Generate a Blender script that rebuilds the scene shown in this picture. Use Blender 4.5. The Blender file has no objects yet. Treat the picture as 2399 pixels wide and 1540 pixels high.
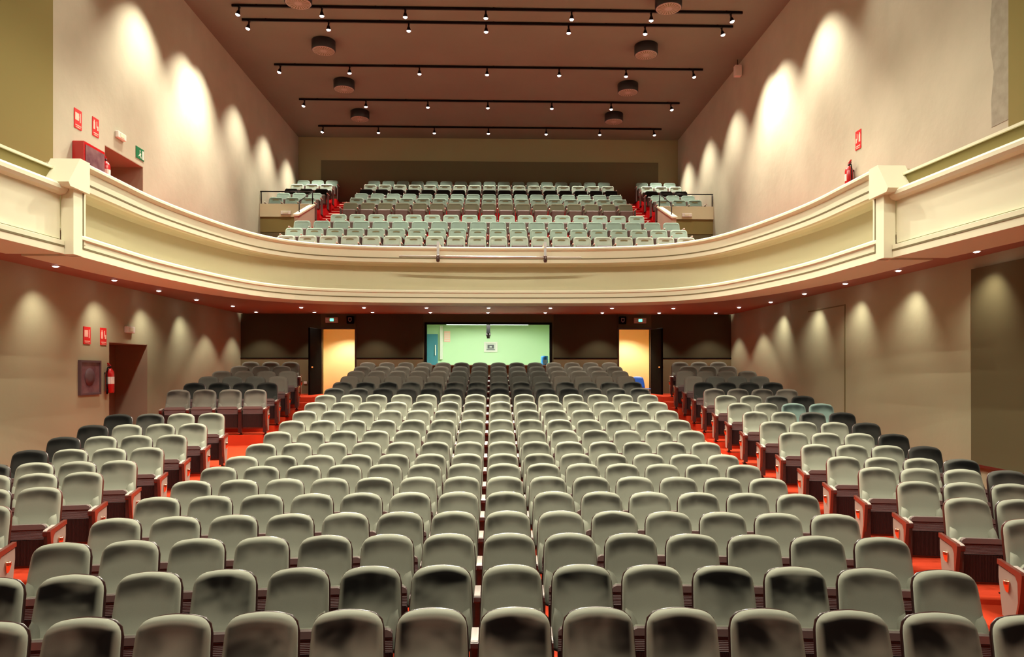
import bpy, math, random
from mathutils import Vector, Matrix
random.seed(7)
SC = bpy.context.scene
C = SC.collection
R = math.radians
PI = math.pi

# ------------------------------------------------------------------ camera, world, exposure
E = 2.5                       # eye height above the front stalls floor
YAW = math.atan(49 / 1700)
cam = bpy.data.cameras.new('camera')
cam.sensor_width = 36
cam.lens = 36 * 1700 / 2399
cam.shift_x = -6 / 2399
cam.shift_y = 98 / 2399
cam.clip_end = 200
camo = bpy.data.objects.new('camera', cam)
C.objects.link(camo)
camo.location = (0, 0, E)
camo.rotation_euler = (PI / 2, 0, -YAW)
SC.camera = camo

w = bpy.data.worlds.new('world')
SC.world = w
w.use_nodes = True
w.node_tree.nodes['Background'].inputs[0].default_value = (0.9, 0.8, 0.65, 1)
w.node_tree.nodes['Background'].inputs[1].default_value = 0.0
SC.view_settings.view_transform = 'Standard'
SC.view_settings.look = 'None'
SC.view_settings.gamma = 1
SC.view_settings.exposure = 0.35
SC.cycles.use_denoising = True
SC.cycles.max_bounces = 8
SC.cycles.diffuse_bounces = 5
SC.cycles.sample_clamp_indirect = 6

SPOT = 620.0        # watts of one ceiling track spotlight
DOWN = 85.0         # watts of one downlight under the balcony
WARM = (1.0, 0.925, 0.745)

# hall dimensions (z values below are above the eye unless they pass through z())
XL, XR = -7.75, 7.42
YB = 22.5            # back wall of the stalls
YU = 29.05           # back wall of the balcony
HC = 9.27            # ceiling
YF = -3.0
SOF = 1.74           # soffit under the balcony


def z(v):
    return v + E


# ------------------------------------------------------------------ materials
def mat(name, col, rough=0.7, metal=0.0, spec=0.4, noise=None, bump=None, emit=None, sheen=0.0, coat=0.0):
    m = bpy.data.materials.new(name)
    m.use_nodes = True
    nt = m.node_tree
    b = nt.nodes['Principled BSDF']
    b.inputs['Base Color'].default_value = (*col, 1)
    b.inputs['Roughness'].default_value = rough
    b.inputs['Metallic'].default_value = metal
    b.inputs['Specular IOR Level'].default_value = spec
    if sheen:
        b.inputs['Sheen Weight'].default_value = sheen
        b.inputs['Sheen Roughness'].default_value = 0.5
        b.inputs['Sheen Tint'].default_value = (0.9, 0.9, 0.75, 1)
    if coat:
        b.inputs['Coat Weight'].default_value = coat
        b.inputs['Coat Roughness'].default_value = 0.15
    if emit:
        b.inputs['Emission Color'].default_value = (*emit[0], 1)
        b.inputs['Emission Strength'].default_value = emit[1]
    if noise:
        sc, amt, col2 = noise[:3]
        tc = nt.nodes.new('ShaderNodeTexCoord')
        nz = nt.nodes.new('ShaderNodeTexNoise')
        nz.inputs['Scale'].default_value = sc
        nz.inputs['Detail'].default_value = 5
        nt.links.new(tc.outputs['Object'], nz.inputs['Vector'])
        mx = nt.nodes.new('ShaderNodeMix')
        mx.data_type = 'RGBA'
        mx.inputs['A'].default_value = (*col, 1)
        mx.inputs['B'].default_value = (*col2, 1)
        mr = nt.nodes.new('ShaderNodeMapRange')
        mr.inputs['From Min'].default_value = 0.35
        mr.inputs['From Max'].default_value = 0.7
        mr.inputs['To Max'].default_value = amt
        nt.links.new(nz.outputs['Fac'], mr.inputs['Value'])
        nt.links.new(mr.outputs[0], mx.inputs['Factor'])
        nt.links.new(mx.outputs['Result'], b.inputs['Base Color'])
    if bump:
        tc = nt.nodes.new('ShaderNodeTexCoord')
        nz = nt.nodes.new('ShaderNodeTexNoise')
        nz.inputs['Scale'].default_value = bump[0]
        nz.inputs['Detail'].default_value = 3
        nt.links.new(tc.outputs['Object'], nz.inputs['Vector'])
        bp = nt.nodes.new('ShaderNodeBump')
        bp.inputs['Strength'].default_value = bump[1]
        bp.inputs['Distance'].default_value = bump[2]
        nt.links.new(nz.outputs['Fac'], bp.inputs['Height'])
        nt.links.new(bp.outputs[0], b.inputs['Normal'])
    return m


def velvet(name, light, dark, amount, sheen=0.25, ZC=.942, ZS=.165, NA=.16):
    """velvet with shade painted below the top roll, broken by nap differing between seats"""
    m = mat(name, light, 0.85, spec=0.15, sheen=sheen)
    nt = m.node_tree
    b = nt.nodes['Principled BSDF']
    N = nt.nodes.new
    L = nt.links.new
    tc = N('ShaderNodeTexCoord')
    oi = N('ShaderNodeObjectInfo')
    sp = N('ShaderNodeSeparateXYZ')
    L(tc.outputs['Object'], sp.inputs[0])
    vm = N('ShaderNodeVectorMath')
    vm.operation = 'MULTIPLY_ADD'
    vm.inputs[1].default_value = (2.6, 2.6, 3.0)
    cb = N('ShaderNodeCombineXYZ')
    ml = N('ShaderNodeMath')
    ml.operation = 'MULTIPLY'
    ml.inputs[1].default_value = 57.0
    L(oi.outputs['Random'], ml.inputs[0])
    L(ml.outputs[0], cb.inputs[0])
    L(ml.outputs[0], cb.inputs[1])
    L(tc.outputs['Object'], vm.inputs[0])
    L(cb.outputs[0], vm.inputs[2])
    nz = N('ShaderNodeTexNoise')
    nz.inputs['Scale'].default_value = 1.0
    nz.inputs['Detail'].default_value = 2
    nz.inputs['Distortion'].default_value = 0.3
    L(vm.outputs[0], nz.inputs['Vector'])
    # shade of the roll painted on the upper back, nap noise breaking it up
    def math_(op, a, bb=None, cc=None):
        n = N('ShaderNodeMath')
        n.operation = op
        for k, v in enumerate((a, bb, cc)):
            if v is None:
                continue
            if isinstance(v, (int, float)):
                n.inputs[k].default_value = v
            else:
                L(v, n.inputs[k])
        return n.outputs[0]
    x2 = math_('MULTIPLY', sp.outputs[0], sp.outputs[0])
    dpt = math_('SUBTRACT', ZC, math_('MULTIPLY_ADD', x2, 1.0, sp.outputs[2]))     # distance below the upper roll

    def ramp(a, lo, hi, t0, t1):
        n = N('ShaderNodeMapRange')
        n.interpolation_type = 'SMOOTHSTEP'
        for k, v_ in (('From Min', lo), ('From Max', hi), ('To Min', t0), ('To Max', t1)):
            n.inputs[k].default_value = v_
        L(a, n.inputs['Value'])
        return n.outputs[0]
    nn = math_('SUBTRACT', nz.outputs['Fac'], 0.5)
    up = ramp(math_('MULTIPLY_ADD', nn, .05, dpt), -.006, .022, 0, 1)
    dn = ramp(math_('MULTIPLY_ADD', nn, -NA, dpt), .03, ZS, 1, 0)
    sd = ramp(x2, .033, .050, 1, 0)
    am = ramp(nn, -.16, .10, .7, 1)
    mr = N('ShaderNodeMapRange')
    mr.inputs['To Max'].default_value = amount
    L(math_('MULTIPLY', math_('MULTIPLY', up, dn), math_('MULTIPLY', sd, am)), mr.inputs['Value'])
    n2 = N('ShaderNodeTexNoise')
    n2.inputs['Scale'].default_value = 260
    L(tc.outputs['Object'], n2.inputs['Vector'])
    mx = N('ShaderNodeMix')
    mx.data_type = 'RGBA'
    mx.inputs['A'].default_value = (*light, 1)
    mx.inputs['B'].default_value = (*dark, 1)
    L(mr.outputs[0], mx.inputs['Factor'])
    hs = N('ShaderNodeHueSaturation')
    L(mx.outputs['Result'], hs.inputs['Color'])
    vr = math_('MULTIPLY_ADD', oi.outputs['Random'], 0.22, 0.8)
    vr2 = math_('ADD', vr, math_('MULTIPLY', n2.outputs['Fac'], 0.18))
    L(vr2, hs.inputs['Value'])
    L(hs.outputs[0], b.inputs['Base Color'])
    return m


def ribbed(name, col, axis, scale, rough=0.45):
    """dark slatted wood, the ribs run along the other axis"""
    m = mat(name, col, rough, spec=0.5)
    nt = m.node_tree
    b = nt.nodes['Principled BSDF']
    tc = nt.nodes.new('ShaderNodeTexCoord')
    wv = nt.nodes.new('ShaderNodeTexWave')
    wv.bands_direction = axis
    wv.inputs['Scale'].default_value = scale
    nt.links.new(tc.outputs['Object'], wv.inputs['Vector'])
    bp = nt.nodes.new('ShaderNodeBump')
    bp.inputs['Strength'].default_value = 0.8
    bp.inputs['Distance'].default_value = 0.006
    nt.links.new(wv.outputs['Fac'], bp.inputs['Height'])
    nt.links.new(bp.outputs[0], b.inputs['Normal'])
    return m


M = {}
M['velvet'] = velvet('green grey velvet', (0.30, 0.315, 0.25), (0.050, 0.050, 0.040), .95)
M['velvet_front'] = velvet('green grey velvet shaded and rubbed', (0.31, 0.325, 0.26), (0.006, 0.0055, 0.005), 1.0, .08, ZC=.938, ZS=.36, NA=.6)  # taller painted shade and nap for front rows lit from behind
M['velvet_shaded'] = velvet('shade-darkened velvet', (0.09, 0.09, 0.078), (0.003, 0.004, 0.004), 1.0, 0.12)  # same velvet with the shade of dim rows put into its colour
M['velvet_shaded_black'] = velvet('shade-blackened velvet', (0.03, 0.03, 0.027), (0.002, 0.003, 0.003), 1.0, 0.08)  # deepest shaded copy of the velvet
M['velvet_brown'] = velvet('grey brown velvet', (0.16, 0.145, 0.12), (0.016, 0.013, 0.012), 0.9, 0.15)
M['velvet_teal'] = velvet('teal grey velvet', (0.20, 0.30, 0.27), (0.02, 0.03, 0.03), 0.9, 0.2)
M['wood'] = mat('dark varnished wood', (0.055, 0.018, 0.016), 0.28, spec=0.6, noise=(30, 0.6, (0.03, 0.01, 0.01)), coat=0.5)
M['arm_gloss'] = mat('armrest wood with painted gloss', (0.60, 0.52, 0.48), 0.2, spec=0.8, coat=0.8)  # reflected lamp light painted as a pale colour on dark wood
M['wood_arm'] = mat('dark red varnished wood', (0.10, 0.022, 0.018), 0.25, spec=0.7, coat=0.7)
M['lip'] = mat('varnished seat edge', (0.20, 0.15, 0.145), 0.25, spec=0.7, coat=0.6)
M['wood_red'] = mat('red brown wood', (0.13, 0.024, 0.015), 0.35, spec=0.5, coat=0.3)
M['seat_top'] = ribbed('ribbed brown seat board', (0.13, 0.075, 0.075), 'Z', 26)
M['seat_low'] = ribbed('ribbed dark seat board', (0.028, 0.012, 0.012), 'X', 22)
M['panel'] = mat('pinkish beige end panel', (0.29, 0.235, 0.195), 0.7)
M['brass'] = mat('brass', (0.75, 0.42, 0.28), 0.25, metal=1.0)
M['iron'] = mat('black iron', (0.02, 0.012, 0.012), 0.4, metal=0.5)
M['rubber'] = mat('grey rubber', (0.3, 0.28, 0.26), 0.7)
M['balc_velvet'] = mat('pale sea green velvet', (0.34, 0.45, 0.385), 0.85, spec=0.15, noise=(7, 0.5, (0.27, 0.39, 0.33)), sheen=0.3)
M['balc_pale'] = mat('very pale sea green velvet', (0.50, 0.60, 0.52), 0.85, spec=0.15, noise=(7, 0.5, (0.40, 0.52, 0.44)), sheen=0.4)
M['balc_mid'] = mat('dull sea green velvet', (0.26, 0.36, 0.31), 0.85, spec=0.15, noise=(7, 0.5, (0.2, 0.28, 0.24)), sheen=0.2)
M['balc_brown'] = mat('brown green velvet', (0.13, 0.125, 0.08), 0.85, spec=0.15, noise=(7, 0.5, (0.13, 0.12, 0.08)), sheen=0.2)
M['balc_black'] = mat('black velvet of the balcony', (0.012, 0.010, 0.008), 0.9, spec=0.1)
M['balc_rim'] = mat('seat back piping', (0.50, 0.60, 0.50), 0.7)
M['balc_seat'] = mat('brown seat board', (0.11, 0.075, 0.065), 0.5)
M['balc_arm'] = mat('cream armrest', (0.85, 0.82, 0.72), 0.3)
M['carpet'] = mat('red carpet', (0.60, 0.055, 0.018), 0.95, spec=0.1, noise=(3, 0.5, (0.50, 0.04, 0.014)), bump=(400, 0.5, 0.003))
M['carpet_up'] = mat('crimson carpet', (0.52, 0.012, 0.014), 0.95, spec=0.1, noise=(3, 0.5, (0.42, 0.008, 0.010)), bump=(400, 0.5, 0.003))
M['trim'] = mat('pale metal edging', (0.75, 0.45, 0.25), 0.5, metal=0.3)
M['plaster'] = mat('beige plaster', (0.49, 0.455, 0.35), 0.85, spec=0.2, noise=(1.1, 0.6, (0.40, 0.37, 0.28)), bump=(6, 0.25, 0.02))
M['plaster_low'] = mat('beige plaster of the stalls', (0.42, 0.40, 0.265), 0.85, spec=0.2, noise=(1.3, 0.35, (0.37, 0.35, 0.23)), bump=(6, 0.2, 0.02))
M['patch'] = mat('grey repaired plaster', (0.34, 0.31, 0.24), 0.9, noise=(7, 0.9, (0.26, 0.235, 0.18)))
M['cream'] = mat('cream painted plaster', (0.77, 0.75, 0.56), 0.6, spec=0.3)
M['groove'] = mat('olive painted groove', (0.17, 0.14, 0.06), 0.7)
M['fascia'] = mat('pale olive painted plaster', (0.64, 0.60, 0.40), 0.65)
M['olive'] = mat('olive fabric', (0.24, 0.20, 0.075), 0.95, spec=0.1, bump=(300, 0.4, 0.003))
M['olive_low'] = mat('olive brown fabric', (0.135, 0.115, 0.06), 0.95, spec=0.1, bump=(300, 0.4, 0.003))
M['olive_dark'] = mat('dark olive fabric', (0.078, 0.068, 0.038), 0.95, spec=0.1, bump=(300, 0.4, 0.003))
M['dado'] = mat('olive painted dado', (0.20, 0.17, 0.09), 0.8)
M['upper_back'] = mat('olive painted plaster', (0.36, 0.32, 0.17), 0.85)
M['upper_panel'] = mat('brown olive fabric panel', (0.15, 0.125, 0.07), 0.9)
M['ceiling'] = mat('taupe ceiling paint', (0.20, 0.185, 0.14), 0.8, spec=0.2, noise=(0.7, 0.5, (0.17, 0.155, 0.115)), bump=(1.5, 0.3, 0.04))
M['soffit'] = mat('soffit paint with carpet bounce', (0.38, 0.18, 0.13), 0.7, spec=0.3)  # red bounce light from the carpet is put into this colour
M['black'] = mat('black paint', (0.006, 0.005, 0.005), 0.9, spec=0.05)
M['track'] = mat('black metal', (0.012, 0.006, 0.006), 0.4, metal=0.6)
M['bulb'] = mat('lamp glass lit', (1, 0.95, 0.9), 0.4, emit=((1.0, 0.9, 0.82), 14))
M['ring'] = mat('cream lamp ring', (0.6, 0.45, 0.35), 0.5)
M['drum'] = mat('dark drum side', (0.02, 0.018, 0.018), 0.5)
M['diffuser'] = mat('taupe diffuser plate', (0.40, 0.32, 0.28), 0.6)
M['white'] = mat('white plastic', (0.80, 0.76, 0.70), 0.4)
M['sign_red'] = mat('red sign', (0.75, 0.02, 0.02), 0.5)
M['sign_pink'] = mat('sign print', (0.95, 0.55, 0.45), 0.5)
M['sign_green'] = mat('green sign', (0.01, 0.16, 0.06), 0.5)
M['exit_lit'] = mat('lit exit sign', (0.1, 0.8, 0.45), 0.5, emit=((0.1, 1.0, 0.5), 2.5))
M['red_metal'] = mat('red enamelled metal', (0.50, 0.008, 0.010), 0.25, spec=0.6, coat=0.5)
M['red_dark'] = mat('dark red enamel', (0.16, 0.006, 0.01), 0.3, spec=0.6)
M['cab_glass'] = mat('reflective cabinet glass', (0.14, 0.06, 0.08), 0.12, spec=0.9, noise=(4, 0.8, (0.30, 0.17, 0.17)))
M['cab_frame'] = mat('dull maroon frame', (0.12, 0.07, 0.08), 0.4)
M['steel'] = mat('pale steel tube', (0.70, 0.66, 0.64), 0.3, metal=0.8)
M['door_red'] = mat('red brown door', (0.28, 0.12, 0.07), 0.6)
M['door_brown'] = mat('brown painted reveal', (0.36, 0.26, 0.18), 0.8)
M['yellow'] = mat('warm yellow paint', (0.85, 0.72, 0.42), 0.8)
M['booth'] = mat('mint green paint', (0.50, 0.68, 0.42), 0.8)
M['booth_blue'] = mat('blue door paint', (0.05, 0.20, 0.27), 0.5)
M['blue'] = mat('blue plastic', (0.03, 0.14, 0.62), 0.35, spec=0.6)
M['blue_light'] = mat('translucent blue plastic', (0.04, 0.28, 0.72), 0.2, spec=0.6)
M['label'] = mat('pale label', (0.45, 0.75, 0.9), 0.6)
M['photo'] = mat('dark photograph print', (0.06, 0.06, 0.06), 0.4)
M['photo_l'] = mat('light photograph print', (0.55, 0.55, 0.5), 0.4)
M['lamp_panel'] = mat('fluorescent tube lit', (1, 1, 1), 0.5, emit=((0.85, 1.0, 0.9), 6))
g = bpy.data.materials.new('window glass')
g.use_nodes = True
gb = g.node_tree.nodes['Principled BSDF']
gb.inputs['Base Color'].default_value = (1, 1, 1, 1)
gb.inputs['Roughness'].default_value = 0.0
gb.inputs['Transmission Weight'].default_value = 1.0
gb.inputs['IOR'].default_value = 1.02
M['glass'] = g


# ------------------------------------------------------------------ mesh helpers
class MB:
    """collects shapes, then links them as one mesh object"""
    def __init__(s):
        s.v, s.f, s.mi, s.sm, s.mats = [], [], [], [], []

    def _m(s, m):
        if m not in s.mats:
            s.mats.append(m)
        return s.mats.index(m)

    def add(s, vs, fs, m, smooth=False):
        o = len(s.v)
        k = s._m(m)
        s.v += [tuple(p) for p in vs]
        for f in fs:
            s.f.append(tuple(i + o for i in f))
            s.mi.append(k)
            s.sm.append(smooth)
        return s

    def box(s, x0, x1, y0, y1, z0, z1, m):
        vs = [(x0, y0, z0), (x1, y0, z0), (x1, y1, z0), (x0, y1, z0), (x0, y0, z1), (x1, y0, z1), (x1, y1, z1), (x0, y1, z1)]
        return s.add(vs, [(0, 3, 2, 1), (4, 5, 6, 7), (0, 1, 5, 4), (1, 2, 6, 5), (2, 3, 7, 6), (3, 0, 4, 7)], m)

    def bbox(s, x0, x1, y0, y1, z0, z1, m, b=0.01):
        """box with chamfered edges"""
        vs, X, Y, Z = [], (x0, x1), (y0, y1), (z0, z1)
        idx = {}
        for i in (0, 1):
            for j in (0, 1):
                for k in (0, 1):
                    sx, sy, sz = (1, -1)[i], (1, -1)[j], (1, -1)[k]
                    for a, d in enumerate(((0, b, b), (b, 0, b), (b, b, 0))):
                        idx[i, j, k, a] = len(vs)
                        vs.append((X[i] + sx * d[0], Y[j] + sy * d[1], Z[k] + sz * d[2]))
        I = lambda i, j, k, a: idx[i, j, k, a]
        fs = []
        for i in (0, 1):
            q = [I(i, 0, 0, 0), I(i, 1, 0, 0), I(i, 1, 1, 0), I(i, 0, 1, 0)]
            fs.append(q if i else q[::-1])
            q = [I(0, i, 0, 1), I(1, i, 0, 1), I(1, i, 1, 1), I(0, i, 1, 1)]
            fs.append(q[::-1] if i else q)
            q = [I(0, 0, i, 2), I(1, 0, i, 2), I(1, 1, i, 2), I(0, 1, i, 2)]
            fs.append(q if i else q[::-1])
        for i in (0, 1):
            for j in (0, 1):
                fs.append([I(0, i, j, 1), I(1, i, j, 1), I(1, i, j, 2), I(0, i, j, 2)])
                fs.append([I(i, 0, j, 0), I(i, 1, j, 0), I(i, 1, j, 2), I(i, 0, j, 2)])
                fs.append([I(i, j, 0, 0), I(i, j, 1, 0), I(i, j, 1, 1), I(i, j, 0, 1)])
                for k in (0, 1):
                    fs.append([I(i, j, k, 0), I(i, j, k, 1), I(i, j, k, 2)])
        return s.add(vs, fs, m)

    def prism(s, pts, axis, a, b, m, smooth=False):
        """extrude a 2D outline; axis 'x': pts are (y,z), 'y': (x,z), 'z': (x,y)"""
        def P(p, t):
            return {'x': (t, p[0], p[1]), 'y': (p[0], t, p[1]), 'z': (p[0], p[1], t)}[axis]
        n = len(pts)
        vs = [P(p, a) for p in pts] + [P(p, b) for p in pts]
        s.add(vs, [tuple(range(n))[::-1], tuple(range(n, 2 * n))], m)
        o = len(s.v) - 2 * n
        k = s._m(m)
        for i in range(n):
            j = (i + 1) % n
            s.f.append((o + i, o + j, o + n + j, o + n + i))
            s.mi.append(k)
            s.sm.append(smooth)
        return s

    def tube(s, p, q, r, m, n=10, r2=None):
        p, q = Vector(p), Vector(q)
        r2 = r if r2 is None else r2
        d = (q - p).normalized()
        a = d.orthogonal().normalized()
        b = d.cross(a)
        vs = []
        for c, rr in ((p, r), (q, r2)):
            for i in range(n):
                t = 2 * PI * i / n
                vs.append(c + a * math.cos(t) * rr + b * math.sin(t) * rr)
        fs = [(i, (i + 1) % n, n + (i + 1) % n, n + i) for i in range(n)]
        s.add(vs, fs, m, True)
        s.add(vs[:n], [tuple(range(n))[::-1]], m)
        s.add(vs[n:], [tuple(range(n))], m)
        return s

    def lathe(s, prof, m, n=20, c=(0, 0, 0), d=None):
        """profile (r, z) around the z axis through c (or around direction d)"""
        vs, fs = [], []
        if d is None:
            Q = Matrix.Identity(3)
        else:
            Q = Vector((0, 0, 1)).rotation_difference(Vector(d)).to_matrix()
        for r, zz in prof:
            for i in range(n):
                t = 2 * PI * i / n
                vs.append(Vector(c) + Q @ Vector((r * math.cos(t), r * math.sin(t), zz)))
        for k in range(len(prof) - 1):
            for i in range(n):
                j = (i + 1) % n
                fs.append((k * n + i, k * n + j, (k + 1) * n + j, (k + 1) * n + i))
        return s.add(vs, fs, m, True)

    def sphere(s, c, r, m, n=12):
        prof = [(r * math.sin(PI * k / (n // 2)) + 1e-5, -r * math.cos(PI * k / (n // 2))) for k in range(n // 2 + 1)]
        return s.lathe(prof, m, n, c)

    def mesh(s, name):
        me = bpy.data.meshes.new(name)
        me.from_pydata(s.v, [], s.f)
        for m in s.mats:
            me.materials.append(m)
        me.polygons.foreach_set('material_index', s.mi)
        me.polygons.foreach_set('use_smooth', s.sm)
        import bmesh
        bm = bmesh.new()
        bm.from_mesh(me)
        bmesh.ops.remove_doubles(bm, verts=bm.verts, dist=1e-5)
        bmesh.ops.recalc_face_normals(bm, faces=bm.faces)
        bm.to_mesh(me)
        bm.free()
        me.update()
        return me

    def build(s, name, parent=None, loc=None, rot=None):
        return link(name, s.mesh(name), parent, loc, rot)


def link(name, me, parent=None, loc=None, rot=None):
    o = bpy.data.objects.new(name, me)
    C.objects.link(o)
    if parent:
        o.parent = parent
    if loc:
        o.location = loc
    if rot:
        o.rotation_euler = rot
    return o


def tag(o, label, cat, group=None):
    o['label'] = label
    o['category'] = cat
    if group:
        o['group'] = group
    return o


def thing(name, label, cat, loc=(0, 0, 0), rz=0, group=None):
    o = bpy.data.objects.new(name, None)
    C.objects.link(o)
    o.location = loc
    o.rotation_euler = (0, 0, rz)
    o.empty_display_size = 0.1
    return tag(o, label, cat, group)


def struct(name, mb):
    o = mb.build(name)
    o['kind'] = 'structure'
    return o


def dup(root, loc, rz, label, group, extra=()):
    r = root.copy()
    C.objects.link(r)
    r.location = loc
    r.rotation_euler = (0, 0, rz)
    tag(r, label, root['category'], group)
    for ch in root.children:
        c = ch.copy()
        C.objects.link(c)
        c.parent = r
        for g_ in ch.children:
            d = g_.copy()
            C.objects.link(d)
            d.parent = c
    return r


ORD = ['zeroth', 'first', 'second', 'third', 'fourth', 'fifth', 'sixth', 'seventh', 'eighth', 'ninth', 'tenth', 'eleventh', 'twelfth',
       'thirteenth', 'fourteenth', 'fifteenth', 'sixteenth', 'seventeenth', 'eighteenth', 'nineteenth', 'twentieth']

# ------------------------------------------------------------------ rows of the stalls
X0 = -0.13
PITCH = 0.54
SEAT_H = 0.96
TOPS = [-1.551, -1.505, -1.456, -1.426, -1.374, -1.328, -1.277, -1.239, -1.145, -1.03, -.907, -.777, -.65, -.527, -.405, -.275, -.140, -.012, .115, .235]
ROWY = [4.75 + .873 * i for i in range(20)]
ROWZ = [z(t) - SEAT_H for t in TOPS]
RC = 50.0     # rows bend: y = row - (x-X0)^2/RC


def bend(x):
    return (x - X0) ** 2 / RC


def zfloor(s):
    """smooth floor height along the rake"""
    t = (s - .3 - (ROWY[0])) / .873
    if t <= 0:
        return ROWZ[0] + t * .045
    if t >= 19:
        return ROWZ[19]
    i = int(t)
    return ROWZ[i] + (ROWZ[i + 1] - ROWZ[i]) * (t - i)


def side_shift(i, left=False):
    """the side rows stand a little closer to the stage the further back they are"""
    return .055 * max(0, i - 7) + (.18 if left else 0)


SPITCH = 0.50
XLA, XRA = -4.88, 4.63   # outer edges of the aisles
XLC, XRC = X0 - 3.86, X0 + 3.86


def platform(name, xa, xb, rows, n):
    mb = MB()
    for i in rows:
        if name == 'sl' and i in (12, 13):
            continue
        s0, s1 = ROWY[i] - .47, ROWY[i] + .403
        if name != 'c':
            s0 -= side_shift(i, name == 'sl')
            s1 -= side_shift(min(i + 1, 19), name == 'sl')
        if i == 19:
            s1 = YB + 2.0
        zz = ROWZ[i]
        vs = []
        for k in range(n + 1):
            x = xa + (xb - xa) * k / n
            ya, yb_ = s0 - bend(x), min(s1 - bend(x), YB)
            vs += [(x, ya, zz - .5), (x, ya, zz), (x, yb_, zz), (x, yb_, zz - .5)]
        fs = []
        for k in range(n):
            a = 4 * k
            for j in range(4):
                b = (j + 1) % 4
                fs.append((a + j, a + 4 + j, a + 4 + b, a + b))
        fs += [(0, 1, 2, 3), tuple(4 * n + j for j in (3, 2, 1, 0))]
        mb.add(vs, fs, M['carpet'])
    return mb


mb = platform('c', XLC, XRC, range(20), 14)
for xa, xb, rows in ((XL, XLA, range(20)), (XRA, XR, range(20))):
    p = platform('sl' if xa == XL else 'sr', xa, xb, rows, 6)
    mb.add(p.v, p.f, M['carpet'])
# aisles: plain ramps a little below the seating platforms, and the floor in front of the first row
for xa, xb in ((XLA, XLC), (XRC, XRA)):
    vs, fs = [], []
    ss = [ROWY[0] - 1.2 + .3 * k for k in range(70)]
    for s_ in ss:
        for x in (xa, xb):
            y = s_ - bend(x)
            vs.append((x, min(y, YB), min(zfloor(s_), ROWZ[18]) - .03))
    for k in range(len(ss) - 1):
        fs.append((2 * k, 2 * k + 1, 2 * k + 3, 2 * k + 2))
    mb.add(vs, fs, M['carpet'])
# plain carpet ramp in front of the left side door, where two rows are left out
vs, fs = [], []
sa, sb_ = ROWY[12] - .47 - side_shift(12, True), ROWY[14] - .47 - side_shift(14, True)
ss = [sa + (sb_ - sa) * k / 7 for k in range(8)]
for s_ in ss:
    for k in range(5):
        x = XL + (XLA - XL) * k / 4
        vs.append((x, s_ - bend(x), zfloor(s_) - .03))
for k in range(len(ss) - 1):
    for j in range(4):
        fs.append((5 * k + j, 5 * k + j + 1, 5 * k + j + 6, 5 * k + j + 5))
mb.add(vs, fs, M['carpet'])
mb.box(XL, XR, YF, ROWY[0] - .9, ROWZ[0] - .6, ROWZ[0] - .05, M['carpet'])
struct('floor', mb)
for sx, xx in (('left', XLA + .02), ('right', XRA - .02)):
    mb = MB()
    vs, fs = [], []
    ss = [ROWY[3] + .3 * k for k in range(62)]
    for s_ in ss:
        y = s_ - bend(xx)
        if y > YB:
            break
        zz = min(zfloor(s_), ROWZ[18]) - .012
        vs += [(xx - .018, y, zz), (xx + .018, y, zz), (xx + .018, y, zz - .05), (xx - .018, y, zz - .05)]
    n = len(vs) // 4
    for k in range(n - 1):
        for j in range(4):
            b = (j + 1) % 4
            fs.append((4 * k + j, 4 * k + b, 4 * k + 4 + b, 4 * k + 4 + j))
    mb.add(vs, fs, M['trim'])
    struct('trim_' + ('1' if sx == 'left' else '2'), mb)

# ------------------------------------------------------------------ walls, ceiling
T = 0.3
D1 = (14.85, 16.48)      # side door of the stalls, along the left wall
D2 = (14.69, 16.28)        # side door of the balcony
mb = MB()
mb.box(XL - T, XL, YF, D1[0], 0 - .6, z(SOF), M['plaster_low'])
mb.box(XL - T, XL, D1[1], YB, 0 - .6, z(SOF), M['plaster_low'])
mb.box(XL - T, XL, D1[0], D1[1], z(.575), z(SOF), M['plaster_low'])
mb.box(XL - T, XL, YF, D2[0], z(SOF), z(HC), M['plaster'])
mb.box(XL - T, XL, D2[1], YU, z(SOF), z(HC), M['plaster'])
mb.box(XL - T, XL, D2[0], D2[1], z(4.5), z(HC), M['plaster'])
mb.box(XL - T, XL, D2[0], D2[1], z(SOF), z(2.2), M['plaster'])
struct('wall_left', mb)
mb = MB()
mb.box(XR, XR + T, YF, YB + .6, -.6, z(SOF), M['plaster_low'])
mb.box(XR, XR + T, YF, YU, z(SOF), z(HC), M['plaster'])
struct('wall_right', mb)


def recess(nm, y0, y1, z0, z1, dep=.7):
    mb = MB()
    x1, x0 = XL - .001, XL - dep
    mb.box(x0, x1, y1 - .015, y1 + .06, z0, z1 + .06, M['door_brown'])
    mb.box(x0, x1, y0 - .06, y0 + .015, z0, z1 + .06, M['door_brown'])
    mb.box(x0, x1, y0, y1, z1 - .015, z1 + .06, M['door_brown'])
    mb.box(x0, x1, y0, y1, z0 - .06, z0, M['carpet'])
    mb.box(x0 - .06, x0, y0 - .06, y1 + .06, z0 - .06, z1 + .06, M['door_red'])
    # leaf edge and a black push bar
    mb.box(x0, x0 + .05, y0 + .03, y1 - .8, z0, z1 - .03, M['door_red'])
    mb.box(x0 + .05, x0 + .13, y0 + .15, y1 - .9, z0 + 1.0, z0 + 1.06, M['black'])
    o = struct(nm, mb)


recess('door_1', D1[0], D1[1], ROWZ[12] - .02, z(.575))
recess('door_2', D2[0], D2[1], z(2.2), z(4.5))

# back wall of the stalls with two doorways and the control room window
DL = (-5.27, -4.27)
DR = (3.90, 4.87)
DT = 1.27
WX = (-2.07, 1.74)
WZ = (.17, 1.42)
zb = ROWZ[18] - .08
mb = MB()
Y1 = YB + .12


def bw(x0, x1, z0, z1, m=M['olive_low'], y0=YB):
    mb.box(x0, x1, y0, Y1, z0, z1, m)


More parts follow.
